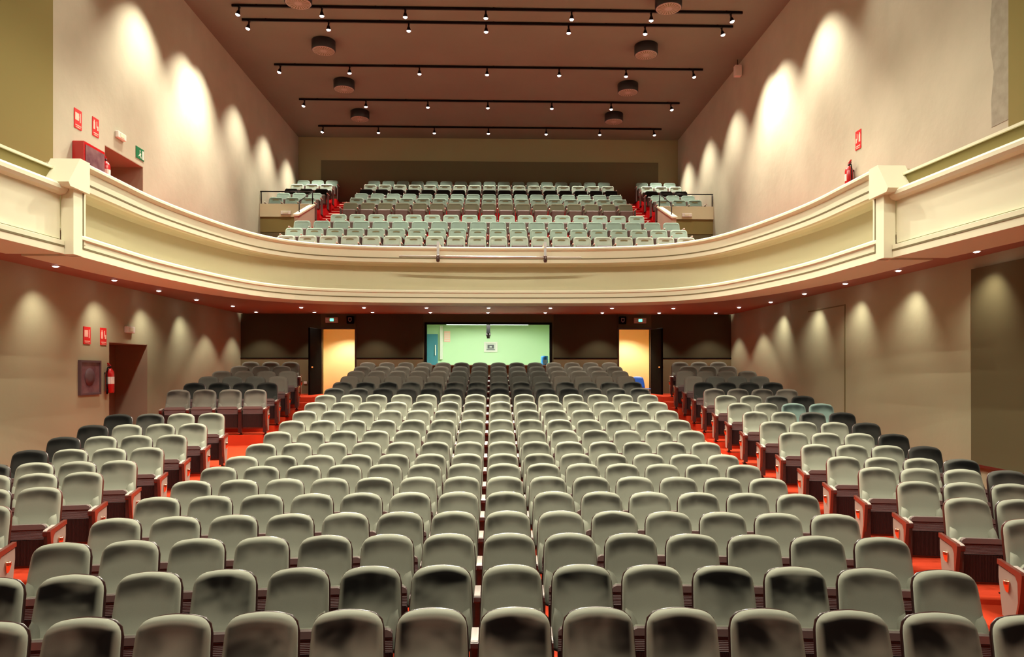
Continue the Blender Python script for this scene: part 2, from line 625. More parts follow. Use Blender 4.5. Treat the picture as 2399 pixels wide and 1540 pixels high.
bw(XL - T, DL[0], zb - .5, z(SOF))
bw(DL[1], WX[0], zb - .5, z(SOF))
bw(WX[1], DR[0], zb - .5, z(SOF))
bw(DR[1], XR + T, zb - .5, z(SOF))
bw(DL[0], DL[1], z(DT), z(SOF))
bw(DR[0], DR[1], z(DT), z(SOF))
bw(WX[0], WX[1], z(WZ[1]), z(SOF))
bw(WX[0], WX[1], zb - .5, z(WZ[0]), M['dado'])
struct('wall_back', mb)
# dado below the fabric, slightly proud, with a black strip on top
mb = MB()
for a, b in ((XL, DL[0] - .05), (DL[1] + .03, WX[0] - .12), (WX[1] + .12, DR[0] - .03), (DR[1] + .05, XR)):
    mb.box(a, b, YB - .03, YB, zb - .3, z(.36), M['dado'])
    mb.box(a, b, YB - .045, YB, z(.36), z(.385), M['black'])
    mb.box(a, b, YB - .02, YB, z(.385), z(SOF), M['olive_dark'])
struct('baseboard_back', mb)
# upper back wall
mb = MB()
mb.box(XL - T, XR + T, YU, YU + .3, z(2), z(HC), M['upper_back'])
mb.box(XL + .9, XR - .8, YU - .03, YU, z(5), z(8.35), M['upper_panel'])
mb.box(XL, XL + .9, YU - .02, YU, z(5), z(7.2), M['upper_panel'])
struct('wall_upper', mb)
mb = MB()
mb.box(XL - T, XR + T, YF, YU + .3, z(HC), z(HC) + .2, M['ceiling'])
struct('ceiling', mb)
mb = MB()
mb.box(XL - T, XR + T, YF - .3, YF, -1, z(HC), M['black'])
struct('wall_stage', mb)

# olive fabric panels near the stage
mb = MB()
mb.box(XL, XL + .04, 3.0, 12.93, z(2.2), z(HC), M['olive'])
mb.box(XL + .04, XL + .055, 11.36, 11.39, z(2.2), z(HC), M['olive_low'])
struct('trim_3', mb)
mb = MB()
mb.box(XR - .04, XR, 3.0, 10.2, z(2.2), z(HC), M['olive'])
struct('trim_4', mb)
mb = MB()
mb.box(XR - .05, XR, 2.0, 11.0, z(-1.44), z(1.56), M['olive_low'])
mb.box(XR - .07, XR, 2.0, 11.0, z(-1.47), z(-1.43), M['wood_red'])
struct('trim_5', mb)
# flush door outline in the right wall
mb = MB()
ya, yb_ = 15.1, 16.9
mb.box(XR - .012, XR, ya, ya + .035, z(-1.45), z(1.38), M['groove'])
mb.box(XR - .012, XR, ya, yb_, z(1.37), z(1.395), M['groove'])
struct('door_3', mb)
# rough repaired plaster strip high on the right wall
mb = MB()
vs, n = [], 14
pts = []
for k in range(n + 1):
    zz = 3.62 + (HC - 3.62) * k / n
    pts.append((10.22, zz))
for k in range(n, -1, -1):
    zz = 3.62 + (HC - 3.62) * k / n
    pts.append((10.60 + .035 * math.sin(k * 2.3) + .02 * math.sin(k * 5.1), zz))
mb.prism([(a, z(b)) for a, b in pts], 'x', XR - .006, XR, M['patch'])
struct('trim_6', mb)

# ------------------------------------------------------------------ balcony front
half = [(-5.88, 10.45), (-5.87, 11.4), (-5.86, 12.35), (-5.78, 13.2), (-5.62, 14.2), (-5.42, 15.1), (-5.15, 15.9), (-4.78, 16.5), (-4.3, 16.93),
        (-3.75, 17.18), (-3.1, 17.34), (-2.3, 17.43), (-1.2, 17.48)]
XM = -0.12
path = half + [(XM, 17.5)] + [(2 * XM - x, y) for x, y in reversed(half)]


def smooth_path(p, n=4):
    out = []
    P = [Vector((a, b, 0)) for a, b in p]
    for i in range(len(P) - 1):
        p0 = P[i - 1] if i else P[0] * 2 - P[1]
        p1, p2 = P[i], P[i + 1]
        p3 = P[i + 2] if i + 2 < len(P) else P[-1] * 2 - P[-2]
        for k in range(n):
            t = k / n
            out.append(.5 * ((2 * p1) + (p2 - p0) * t + (2 * p0 - 5 * p1 + 4 * p2 - p3) * t * t + (3 * p1 - p0 - 3 * p2 + p3) * t ** 3))
    out.append(P[-1])
    return out


SP = smooth_path(path)
NRM = []
for i, p in enumerate(SP):
    a = SP[max(0, i - 1)]
    b = SP[min(len(SP) - 1, i + 1)]
    d = (b - a).normalized()
    NRM.append(Vector((d.y, -d.x, 0)))     # points into the hall


def sweep(mb, prof, m, sp=None, nr=None, close=True, smooth=False, caps=True):
    sp = sp or SP
    nr = nr or NRM
    n = len(prof)
    vs, fs = [], []
    for p, q in zip(sp, nr):
        for a, b in prof:
            vs.append((p.x + q.x * a, p.y + q.y * a, z(b)))
    for i in range(len(sp) - 1):
        for j in range(n if close else n - 1):
            k = (j + 1) % n
            fs.append((i * n + j, i * n + k, (i + 1) * n + k, (i + 1) * n + j))
    if close and caps:
        fs.append(tuple(range(n)))
        fs.append(tuple((len(sp) - 1) * n + j for j in range(n))[::-1])
    mb.add(vs, fs, m, smooth)


PT, PB = 2.965, 1.62
front = thing('balcony_parapet', 'long curved cream plaster parapet across the front of the balcony', 'parapet', (0, 0, 0))
front['kind'] = 'structure'
mb = MB()
top_prof = [(-.34, PT), (.05, PT), (.075, PT - .025), (.075, PT - .06), (.04, PT - .085), (.0, PT - .10), (0, 2.70), (0, 2.585), (-.05, 2.57), (-.34, 2.585)]
sweep(mb, top_prof, M['cream'])
mb.build('cornice', front)
mb = MB()
face = [(-.02, 2.575), (-.27, 2.57), (-.37, 2.52), (-.41, 2.43), (-.42, 2.30), (-.40, 2.16), (-.34, 2.05), (-.24, 1.965), (-.12, 1.925), (-.47, 1.925), (-.47, 2.575)]
sweep(mb, face, M['fascia'], smooth=False)
mb.build('face', front)
mb = MB()
low = [(-.14, 1.93), (.0, 1.93), (.03, 1.905), (.03, 1.865), (0, 1.845), (0, PB), (-.8, PB), (-.8, SOF + .1), (-.45, SOF + .1), (-.45, 1.93)]
sweep(mb, low, M['cream'])
mb.build('plinth', front)
for zc in (2.685, 1.745):
    mb = MB()
    sweep(mb, [(-.01, zc - .012), (.006, zc - .012), (.006, zc + .012), (-.01, zc + .012)], M['groove'])
    mb.build('moulding_line', front)
mb = MB()
sweep(mb, [(-.34, PT - .01), (-.34, 1.9), (-.45, 1.9), (-.45, PT - .01)], M['fascia'])
mb.build('inner_face', front)

# end piers and the lower side parapets towards the stage
for s, x, nm in ((-1, -5.87, 'left'), (1, 2 * XM + 5.87, 'right')):
    # s: direction towards its wall
    pr = thing('parapet_pier', 'cream pier with a sloping cap where the balcony front ends at the %s side' % nm, 'pier', (0, 0, 0))
    pr['kind'] = 'structure'
    mb = MB()
    xa, xb = x - s * .02, x + s * .15
    y0, y1 = 10.22, 10.8
    mb.box(min(xa, xb), max(xa, xb), y0 + .06, 10.50, z(PB), z(2.56), M['cream'])
    mb.build('shaft', pr)
    mb = MB()
    xa2, xb2 = x - s * .07, x + s * .34
    mb.prism([(10.60, z(PT + .01)), (10.36, z(PT + .01)), (10.08, z(2.58)), (10.12, z(2.53)), (10.60, z(2.53))], 'x', min(xa2, xb2), max(xa2, xb2), M['cream'])
    mb.build('cap', pr)
    # vertical frame of the sunken panel
    mb = MB()
    mb.box(min(x, x + s * .25), max(x, x + s * .25), 10.46, 10.62, z(1.8), z(2.66), M['cream'])
    mb.box(min(x - s * .008, x), max(x - s * .008, x), 10.54, 10.56, z(1.745), z(2.55), M['groove'])
    mb.prism([(10.56, z(2.55)), (10.54, z(2.55)), (10.68, z(2.69)), (10.70, z(2.69))], 'x', min(x - s * .008, x), max(x - s * .008, x), M['groove'])
    mb.build('frame', pr)
    # side parapet
    sp = [Vector((x + s * .62, 2.0, 0)), Vector((x + s * .38, 6, 0)), Vector((x + s * .10, 10.27, 0))]
    q = Vector((-s, 0, 0))
    nr = [q, q, q]
    pp = thing('side_parapet', 'low cream plaster parapet beside the stage end of the balcony, %s side' % nm, 'parapet', (0, 0, 0))
    pp['kind'] = 'structure'
    mb = MB()
    sweep(mb, [(0, 1.80), (0, PB), (-.8, PB), (-.8, 1.84), (-.1, 1.84), (-.06, 1.82)], M['cream'], sp, nr)
    sweep(mb, [(-.01, 1.715), (.006, 1.715), (.006, 1.74), (-.01, 1.74)], M['groove'], sp, nr)
    mb.build('plinth', pp)
    mb = MB()
    sweep(mb, [(-.06, 2.46), (-.06, 1.83), (-.4, 1.83), (-.4, 2.46)], M['cream'], sp, nr)
    mb.build('face', pp)
    mb = MB()
    sweep(mb, [(-.04, 2.44), (.02, 2.46), (.05, 2.50), (.05, 2.55), (.02, 2.585), (-.06, 2.60), (-.4, 2.60), (-.4, 2.44)], M['cream'], sp, nr, smooth=False)
    mb.build('moulding', pp)
    mb = MB()
    sweep(mb, [(-.16, 2.60), (-.16, 2.80), (-.4, 2.80), (-.4, 2.60)], M['olive'], sp, nr)
    mb.build('upstand', pp)
    mb = MB()
    sweep(mb, [(-.13, 2.80), (-.13, 2.835), (-.42, 2.835), (-.42, 2.80)], M['cream'], sp, nr)
    mb.build('handrail', pp)

# soffit and deck between the parapet and the walls
mb = MB()
vs_s, fs_s = [], []
spf = [Vector((-5.87 - .18, 2.0, 0)), Vector((-5.87 - .18, 10.3, 0))] + SP + [Vector((2 * XM + 5.87 + .18, 10.3, 0)), Vector((2 * XM + 5.87 + .18, 2.0, 0))]
nrf = [Vector((1, 0, 0))] * 2 + NRM + [Vector((-1, 0, 0))] * 2
def outer(p):
    if p.y <= 14.5 or abs(p.x - XM) > 5.6:
        return (XL if p.x < XM else XR, p.y)
    # corner region fans out to the back corners
    if abs(p.x - XM) > 4.9:
        t = (5.6 - abs(p.x - XM)) / .7
        return (XL if p.x < XM else XR, p.y + (YB - p.y) * t)
    t = min(1, (abs(p.x - XM)) / 4.9)
    xx = (XL if p.x < XM else XR)
    return (XM + (xx - XM) * t, YB)
for lev, ins, mm, nm in ((SOF, .78, M['soffit'], 'soffit'), (2.2, .40, M['carpet_up'], 'deck')):
    mb = MB()
    vs, fs = [], []
    for p, q in zip(spf, nrf):
        ox, oy = outer(p)
        if nm == 'deck':
            oy = min(oy, 22.0) if oy > 18 else oy
        ix, iy = p.x - q.x * ins, p.y - q.y * ins
        if nm == 'soffit' and p.y < 10.4:
            ix = p.x - q.x * .6
        vs += [(ix, iy, z(lev)), (ox, oy, z(lev)), (ix, iy, z(lev) + .06), (ox, oy, z(lev) + .06)]
    n = len(spf)
    for i in range(n - 1):
        a, b = 4 * i, 4 * i + 4
        fs += [(a, b, b + 1, a + 1), (a + 2, a + 3, b + 3, b + 2)]
    mb.add(vs, fs, mm)
    o = mb.build('floor_balcony' if nm == 'deck' else 'ceiling_stalls')
    o['kind'] = 'structure'

# ------------------------------------------------------------------ balcony tiers
BP = 0.565
BS = [49.2, 47.3, 45.4, 43.5, 40.1, 38.4, 37.1, 35.75, 34.7, 33.6]
BV = [554.5, 537, 520, 504.5, 477.5, 466, 456, 446, 435, 426.5]
BY = [BP * 1700 / s for s in BS]
BZ = [z((868 - v) * y / 1700) for v, y in zip(BV, BY)]
BH = 0.84
BX0 = -0.16
mb = MB()
AX = (-6.03, 5.60)        # outer edge of the steps beside the centre tier
CXL, CXR = BX0 - 8.5 * BP - .02, BX0 + 8.5 * BP + .02
for i in range(10):
    fz = BZ[i] - BH
    y0 = BY[i] - .55
    y1 = BY[i + 1] - .55 if i < 9 else YU
    if i < 3:
        a, b = BX0 - 10 * BP - .05, BX0 + 10 * BP + .05
    else:
        a, b = CXL, CXR
    mb.box(a, b, y0, y1, fz - .9, fz, M['carpet_up'])
    if i == 3:
        mb.box(AX[0], AX[1], y0, y1, fz - .9, fz - .02, M['carpet_up'])
    if i >= 5:
        mb.box(XL, AX[0], y0, y1, fz - .8, fz, M['carpet_up'])
        mb.box(AX[1], XR, y0, y1, fz - .8, fz, M['carpet_up'])
# aisle steps
nst = 12
ya, za = BY[3] - .4, BZ[3] - BH - .3
yb2, zb2 = YU, BZ[9] - BH
stp = 16
for k in range(stp):
    t0, t1 = k / stp, (k + 1) / stp
    y0, y1 = ya + (yb2 - ya) * t0, ya + (yb2 - ya) * t1
    zt = za + (zb2 - za) * t1
    for a, b in ((AX[0], CXL), (CXR, AX[1])):
        mb.box(a, b, y0, YU, za - .4, zt, M['carpet_up'])
struct('floor_tiers', mb)
# pale nosing at every step
for nn, (a, b) in enumerate(((AX[0], CXL), (CXR, AX[1]))):
    mb = MB()
    for k in range(stp):
        t0, t1 = k / stp, (k + 1) / stp
        y0 = ya + (yb2 - ya) * t0
        zt = za + (zb2 - za) * t1
        mb.box(a + .1, b - .1, y0 - .012, y0 + .02, zt - .025, zt + .006, M['sign_pink'])
    struct('trim_%d' % (7 + nn), mb)

# side boxes over the balcony entrances
for s, xw, xa, nm in ((-1, XL, AX[0], 'left'), (1, XR, AX[1], 'right')):
    yb0 = 24.3
    lo, hi = min(xw, xa), max(xw, xa)
    bx = thing('entrance_parapet', 'olive parapet box over the balcony entrance beside the %s wall' % nm, 'parapet')
    bx['kind'] = 'structure'
    mb = MB()
    mb.box(lo, hi, yb0, yb0 + .12, z(5.10), z(5.53), M['fascia'])
    mb.build('front', bx)
    mb = MB()
    mb.box(lo, hi, yb0 + .04, yb0 + .12, z(4.6), z(5.10), M['olive'])
    mb.box(lo, hi, yb0 + .05, yb0 + .14, z(2.9), z(4.6), M['olive_low'])
    mb.build('lintel', bx)
    mb = MB()
    x1, x2 = xa - .06, xa + .06
    mb.prism([(22.35, z(3.2)), (22.35, z(4.72)), (yb0 + .1, z(5.50)), (yb0 + .1, z(3.2))], 'x', x1, x2, M['plaster'])
    mb.build('side_wall', bx)
    mb = MB()
    mb.prism([(22.30, z(4.71)), (22.30, z(4.76)), (yb0 + .1, z(5.55)), (yb0 + .1, z(5.50))], 'x', x1 - .03, x2 + .03, M['cream'])
    mb.build('cap', bx)
    mb = MB()
    zr = z(5.95)
    mb.tube((xw, yb0 + .05, zr), (xa, yb0 + .05, zr), .018, M['track'])
    mb.tube((xa, yb0 + .05, z(5.5)), (xa, yb0 + .05, zr), .018, M['track'])
    mb.tube((xw - s * .03, yb0 + .05, z(5.5)), (xw - s * .03, yb0 + .05, zr), .018, M['track'])
    mb.tube((xa, yb0 + .05, zr), (xa, 22.7, z(5.25)), .015, M['track'])
    mb.tube((xa, 22.7, z(4.85)), (xa, 22.7, z(5.25)), .015, M['track'])
    mb.build('rail', bx)
    em = thing('emergency_light', 'small cream emergency light on the olive box by the %s wall' % nm, 'emergency light',
               ((xw + xa) / 2 + s * .0, yb0, z(5.17)), 0)
    mb = MB()
    mb.bbox(-.17, .17, -.06, 0, 0, .12, M['white'], .012)
    mb.build('housing', em)
    mb = MB()
    mb.bbox(-.08, .08, -.068, -.055, .03, .09, M['cream'], .004)
    mb.build('lens', em)


# ------------------------------------------------------------------ stalls seat
def cushion_mesh(name, m, w0, w1, zb_, zt_, lean, thick, y_at, nu=22, nv=20, grow=0.0, rim=.018):
    """padded back: outline widens downwards, rounded top corners, raised rim and hollow middle"""
    H = zt_ - zb_
    def outline(v):
        w = w0 + (w1 - w0) * v ** 1.4
        r, dd = .108, (1 - v) * H
        if dd < r:
            w -= 2 * (r - math.sqrt(max(0, r * r - (r - dd) ** 2))) * .93
        if v < .06:
            w *= .96 + .04 * v / .06
        return w
    front, back = [], []
    for side in (0, 1):
        for j in range(nv + 1):
            v = j / nv
            v = .5 - .5 * math.cos(PI * v) * (1) if True else v
            for i in range(nu + 1):
                u = -math.cos(PI * i / nu)
                x = u * (outline(v) / 2 + grow)
                crown = .014 * u * u * max(0, (v - .6) / .4) ** 2
                zz = zb_ + v * H - crown + (grow * (2 * v - 1))
                ed = (1 - abs(u) ** 4.2) ** .5 if abs(u) < 1 else 0
                tv = 2 * v - 1
                ev = (1 - abs(tv) ** 7) ** .5 if abs(tv) < 1 else 0
                k = ed * ev
                yc = y_at(zz)
                if side == 0:
                    # raised rim, hollow centre, swelling at the lumbar
                    hol = rim * 2.3 * math.exp(-((u / .78) ** 6) - (((v - .62) / .30) ** 6))
                    lum = .010 * math.exp(-((v - .2) / .2) ** 2) * math.exp(-(u / .7) ** 4)
                    y = yc - thick * k + hol * 1.0 * k - lum
                    front.append((x, y, zz))
                else:
                    back.append((x, yc + .028 * k, zz))
    n = nu + 1
    fs = []
    o = len(front)
    for j in range(nv):
        for i in range(nu):
            a = j * n + i
            fs.append((a, a + 1, a + n + 1, a + n))
            fs.append((o + a, o + a + n, o + a + n + 1, o + a + 1))
    mb = MB()
    mb.add(front + back, fs, m, True)
    me = mb.mesh(name)
    return me


def ylean(zz):
    return -.17 + (zz - .42) * .30


def half_disc_pad(name, s, m):
    """side bolster: rounded pad low on the side of the back"""
    mb = MB()
    vs, fs = [], []
    nu, nv = 10, 12
    for j in range(nv + 1):
        t = j / nv
        zz = .40 + .27 * t
        wd = .118 * math.sqrt(max(0, 1 - t ** 2.4)) + .002
        for i in range(nu + 1):
            a = PI * i / nu
            x = s * (.236 - wd * (.5 - .5 * math.cos(a)) - .02 * t ** 3)
            y = ylean(zz) - .05 - .085 * math.sin(a) ** .7 * (1 - t ** 4) ** .5
            vs.append((x, y, zz))
    n = nu + 1
    for j in range(nv):
        for i in range(nu):
            a = j * n + i
            fs.append((a, a + 1, a + n + 1, a + n))
    vs.append((s * .2, ylean(.4) - .05, .40))
    c = len(vs) - 1
    for i in range(nu):
        fs.append((i, i + 1, c))
    mb.add(vs, fs, m, True)
    return mb.mesh(name)


def seat_meshes(vel):
    d = {}
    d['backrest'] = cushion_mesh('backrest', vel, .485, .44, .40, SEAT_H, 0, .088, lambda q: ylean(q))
    d['bolster_l'] = half_disc_pad('bolster', -1, vel)
    d['bolster_r'] = half_disc_pad('bolster', 1, vel)
    return d


VEL = {k: seat_meshes(M[k]) for k in ('velvet', 'velvet_front', 'velvet_shaded', 'velvet_shaded_black', 'velvet_brown', 'velvet_teal')}
SHELL = cushion_mesh('back_shell', M['wood_red'], .485, .44, .38, SEAT_H - .012, 0, .012, lambda q: ylean(q) + .032, nu=14, nv=10, grow=.008, rim=0)
SHELL_DARK = cushion_mesh('back_shell', M['wood'], .485, .44, .38, SEAT_H - .012, 0, .012, lambda q: ylean(q) + .032, nu=14, nv=10, grow=.008, rim=0)
# folded seat: slanted ribbed board on top, vertical ribbed board below, cushion behind
mb = MB()
hw = .20
prof = [(-.335, .575), (-.36, .572), (-.375, .55), (-.385, .44), (-.39, .43), (-.39, .16), (-.37, .14), (-.30, .15), (-.27, .5), (-.29, .57)]
vs, fs = [], []
mb.prism([(-.372, .555), (-.388, .44), (-.34, .44), (-.33, .555)], 'x', -hw, hw, M['seat_top'])
mb.prism([(-.392, .435), (-.392, .16), (-.33, .15), (-.33, .44)], 'x', -hw - .004, hw + .004, M['seat_low'])
mb.prism([(-.397, .16), (-.38, .13), (-.33, .13), (-.33, .16)], 'x', -hw - .004, hw + .004, M['wood'])
SEAT_BOARD = mb.mesh('seat_board')
mb = MB()
cap = []
for k in range(9):
    a = PI * k / 8
    cap.append((-.335 - .045 * math.sin(a) ** .8 * 1, .57 + .028 * -math.cos(a) * -1))
rr = .03
pts = [(-hw, .548), (-hw, .575 - .0), (-hw + rr * .4, .59), (-hw + rr * 1.3, .602), (hw - rr * 1.3, .602), (hw - rr * .4, .59), (hw, .575), (hw, .548)]
mb.prism(pts, 'y', -.385, -.335, M['lip'], False)
SEAT_LIP = mb.mesh('seat_lip')
mb = MB()
mb.bbox(-hw + .01, hw - .01, -.33, -.225, .17, .585, M['velvet'], .03)
SEAT_CUSH = mb.mesh('seat_cushion')
# armrest standard between two seats (sits on the left side of each seat)
def arm_mesh():
    mb = MB()
    w2 = .028
    mb.prism([(-.495, .490), (-.512, .505), (-.512, .540), (-.495, .554), (-.29, .572), (-.27, .556), (-.27, .52), (-.48, .485)], 'x', -w2, w2, M['wood_arm'])
    mb.prism([(-.506, .549), (-.495, .558), (-.29, .577), (-.275, .566)], 'x', -w2 + .004, w2 - .004, M['arm_gloss'])  # pale strip paints the highlight on the varnished arm
    return mb.mesh('armrest')
ARM = arm_mesh()
mb = MB()
mb.prism([(-.475, .49), (-.27, .515), (-.21, .40), (-.22, .30), (-.26, .10), (-.40, .10), (-.455, .30)], 'x', -.019, .019, M['wood'])
mb.box(-.036, .036, -.455, -.33, .05, .485, M['wood'])
STAND = mb.mesh('standard')
mb = MB()
mb.box(-.016, .016, -.36, -.28, .012, .12, M['iron'])
mb.box(-.03, .03, -.40, -.20, 0, .014, M['iron'])
mb.tube((0, -.375, .012), (0, -.375, .03), .012, M['rubber'])
LEG = mb.mesh('leg')


def end_panel(s):
    mb = MB()
    x0, x1 = s * .020, s * .045
    a, b = min(x0, x1), max(x0, x1)
    mb.prism([(-.47, .50), (-.10, .53), (-.10, .42), (-.17, .08), (-.39, .08), (-.455, .28)], 'x', a, b, M['panel'])
    p = mb.mesh('end_panel')
    mb = MB()
    a, b = min(s * .018, s * .055), max(s * .018, s * .055)
    mb.prism([(-.512, .49), (-.518, .545), (-.49, .562), (-.09, .592), (-.09, .545), (-.40, .515), (-.445, .46), (-.455, .28), (-.39, .08), (-.42, .08), (-.48, .28)], 'x', a, b, M['wood_red'])
    t = mb.mesh('end_trim')
    mb = MB()
    c = s * .045
    n = 12
    vs = []
    prof = [(.030, .035), (.034, .03), (.034, 0), (.030, -.02), (.020, -.06), (.012, -.075), (.004, -.078)]
    vv, ff = [], []
    for r, zz in prof:
        for k in range(n + 1):
            a_ = -PI / 2 + PI * k / n
            vv.append((c + s * r * math.cos(a_) * 1.2, -.27 + r * math.sin(a_), .40 + zz))
    for j in range(len(prof) - 1):
        for k in range(n):
            q = j * (n + 1) + k
            ff.append((q, q + 1, q + n + 2, q + n + 1))
    ff.append(tuple(range(n + 1)))
    mb.add(vv, ff, M['brass'], False)
    l = mb.mesh('aisle_lamp')
    return p, t, l


ENDP = {-1: end_panel(-1), 1: end_panel(1)}
PROTO = {}


def seat_proto(kind, ends):
    """ends: '' inner seat, 'L'/'R' aisle end on that side, 'l'/'r' plain end on that side"""
    key = (kind, ends)
    if key in PROTO:
        return None
    return key


def assemble(kind, ends, loc, rz, label, group, pitch):
    key = (kind, ends, pitch)
    if key in PROTO:
        return dup(PROTO[key], loc, rz, label, group)
    t = thing('theatre_seat', label, 'theatre seat', loc, rz, group)
    V = VEL[kind]
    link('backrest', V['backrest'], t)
    link('back_shell', SHELL if ('L' in ends or 'R' in ends) else SHELL_DARK, t)
    link('bolster', V['bolster_l'], t)
    link('bolster', V['bolster_r'], t)
    sb = link('seat', SEAT_BOARD, t)
    link('seat_lip', SEAT_LIP, sb)
    link('seat_cushion', SEAT_CUSH, sb)
    sides = [-pitch / 2]
    if 'R' in ends or 'r' in ends:
        sides.append(pitch / 2)
    for x in sides:
        link('standard', STAND, t, (x, 0, 0))
        link('armrest', ARM, t, (x, 0, 0))
        link('leg', LEG, t, (x, 0, 0))
    for s, ch in ((-1, 'L'), (1, 'R')):
        if ch in ends:
            p, q, l = ENDP[s]
            e = link('end_panel', p, t, (s * pitch / 2, 0, 0))
            e['label'] = 'pinkish beige panel facing the aisle'
            link('end_trim', q, e)
            link('aisle_lamp', l, e)
    PROTO[key] = t
    return t


# plain seat merged for the far rows
def merged_parts(kind, ends, pitch):
    V = VEL[kind]
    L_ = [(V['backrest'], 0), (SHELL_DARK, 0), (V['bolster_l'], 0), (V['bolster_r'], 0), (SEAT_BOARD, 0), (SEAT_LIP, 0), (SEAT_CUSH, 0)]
    sides = [-pitch / 2] + ([pitch / 2] if ('R' in ends or 'r' in ends) else [])
    for x in sides:
        L_ += [(STAND, x), (ARM, x), (LEG, x)]
    for s, ch in ((-1, 'L'), (1, 'R')):
        if ch in ends:
            for m_ in ENDP[s]:
                L_.append((m_, s * pitch / 2))
    return L_


COLN = {'velvet': 'grey-green velvet', 'velvet_front': 'shaded rubbed velvet', 'velvet_shaded': 'shade-darkened velvet', 'velvet_shaded_black': 'shade-blackened velvet',
        'velvet_brown': 'grey-brown velvet', 'velvet_teal': 'teal-grey velvet'}
ROWN = ORD


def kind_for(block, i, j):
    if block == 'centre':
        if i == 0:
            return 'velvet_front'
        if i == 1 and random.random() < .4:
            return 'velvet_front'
        if i == 14:  # this row and the next lie between light pools, shade painted in
            return 'velvet_shaded_black' if 2 <= j <= 10 else 'velvet_shaded'
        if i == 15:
            return 'velvet_shaded'
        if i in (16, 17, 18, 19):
            return 'velvet_brown' if j < 5 or j > 9 else 'velvet_shaded'
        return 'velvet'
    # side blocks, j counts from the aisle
    if i == 15:  # unlit row, its shade put into the velvet colour
        return 'velvet_shaded_black'
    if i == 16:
        return 'velvet_shaded' if j else 'velvet_brown'
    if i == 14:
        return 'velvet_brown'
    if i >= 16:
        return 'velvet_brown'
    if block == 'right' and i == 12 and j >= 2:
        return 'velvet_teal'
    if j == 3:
        return 'velvet_shaded_black' if 8 <= i <= 13 else 'velvet_shaded'
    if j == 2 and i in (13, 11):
        return 'velvet_shaded'
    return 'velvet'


far = []
count = 0


def place(block, i, j, x, ends, label):
    global count
    y = ROWY[i] - bend(x)
    if block != 'centre':
        y -= side_shift(i, block == 'left')
    rz = math.atan(2 * (x - X0) / RC) * (-1 if block == 'centre' else -.8)
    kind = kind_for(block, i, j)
    loc = (x, y, ROWZ[i])
    pt = PITCH if block == 'centre' else SPITCH
    if i >= 16:
        far.append((kind, ends, loc, rz, pt))
        return
    count += 1
    assemble(kind, ends, loc, rz, (COLN[kind] + ' seat, ' + label), 'stalls seats, %s block' % block, pt)


def label_row(i):
    return ORD[i + 1] + ' row from the stage'


for i in range(20):
    for j in range(14):
        if i == 0 and j == 0:
            continue
        x = X0 + (j - 6.5) * PITCH
        e = 'l' if j == 0 else ('r' if j == 13 else '')
        if i == 0:
            wh = '%s from the right end' % ORD[14 - j] if j < 13 else 'at the right end'
        elif j == 0:
            wh = 'at the left end'
        elif j == 13:
            wh = 'at the right end'
        elif j < 7:
            wh = '%s from the left' % ORD[j + 1]
        else:
            wh = '%s from the right' % ORD[14 - j]
        place('centre', i, j, x, e, 'centre block, %s, %s' % (label_row(i), wh))
LX = -5.16
for i in range(3, 20):
    n = {3: 1, 4: 2, 5: 3}.get(i, 4)
    if i >= 18:
        n = 3
    for j in range(n):
        x = (5.2 if i >= 18 else max(4.92, 5.09 - .02 * (i - 4))) + j * SPITCH
        wh = 'at the aisle' if j == 0 else ('against the wall' if j == 3 else '%s from the aisle' % ORD[j + 1])
        place('right', i, j, x, 'L' if j == 0 else ('r' if j == 3 else ''), 'right block, %s, %s' % (label_row(i), wh))
for i in range(4, 20):
    if i in (12, 13):
        continue
    n = {4: 1, 5: 2, 6: 3}.get(i, 4)
    if i >= 18:
        n = 3
    for j in range(n):
        x = LX - (.0 if i < 18 else .36) - j * SPITCH
        wh = 'at the aisle' if j == 0 else ('against the wall' if j == 3 else '%s from the aisle' % ORD[j + 1])
        place('left', i, j, x, 'R' if j == 0 else ('l' if j == 3 else ''), 'left block, %s, %s' % (label_row(i), wh))
# far rows: one object
mb = MB()
cache = {}
for kind, ends, loc, rz, pt in far:
    mw = Matrix.Translation(loc) @ Matrix.Rotation(rz, 4, 'Z')
    for me, dx in merged_parts(kind, ends, pt):
        if me.name not in cache:
            cache[me.name] = ([v.co.copy() for v in me.vertices], [tuple(p.vertices) for p in me.polygons], [p.material_index for p in me.polygons],
                              [p.use_smooth for p in me.polygons], list(me.materials))
        vs, fs, mi, sm, ms = cache[me.name]
        t = mw @ Matrix.Translation((dx, 0, 0))
        o = len(mb.v)
        mb.v += [tuple(t @ v) for v in vs]
        loc_m = [mb._m(q) for q in ms]
        mb.f += [tuple(a + o for a in f) for f in fs]
        mb.mi += [loc_m[k] for k in mi]
        mb.sm += sm
me = bpy.data.meshes.new('theatre_seats')
me.from_pydata(mb.v, [], mb.f)
for m_ in mb.mats:
    me.materials.append(m_)
me.polygons.foreach_set('material_index', mb.mi)
me.polygons.foreach_set('use_smooth', mb.sm)
me.update()
o = link('theatre_seats', me)
tag(o, 'the four rows of dark velvet theatre seats nearest the back doors', 'theatre seats')
o['kind'] = 'stuff'
print('stalls seats', count, 'far', len(far))


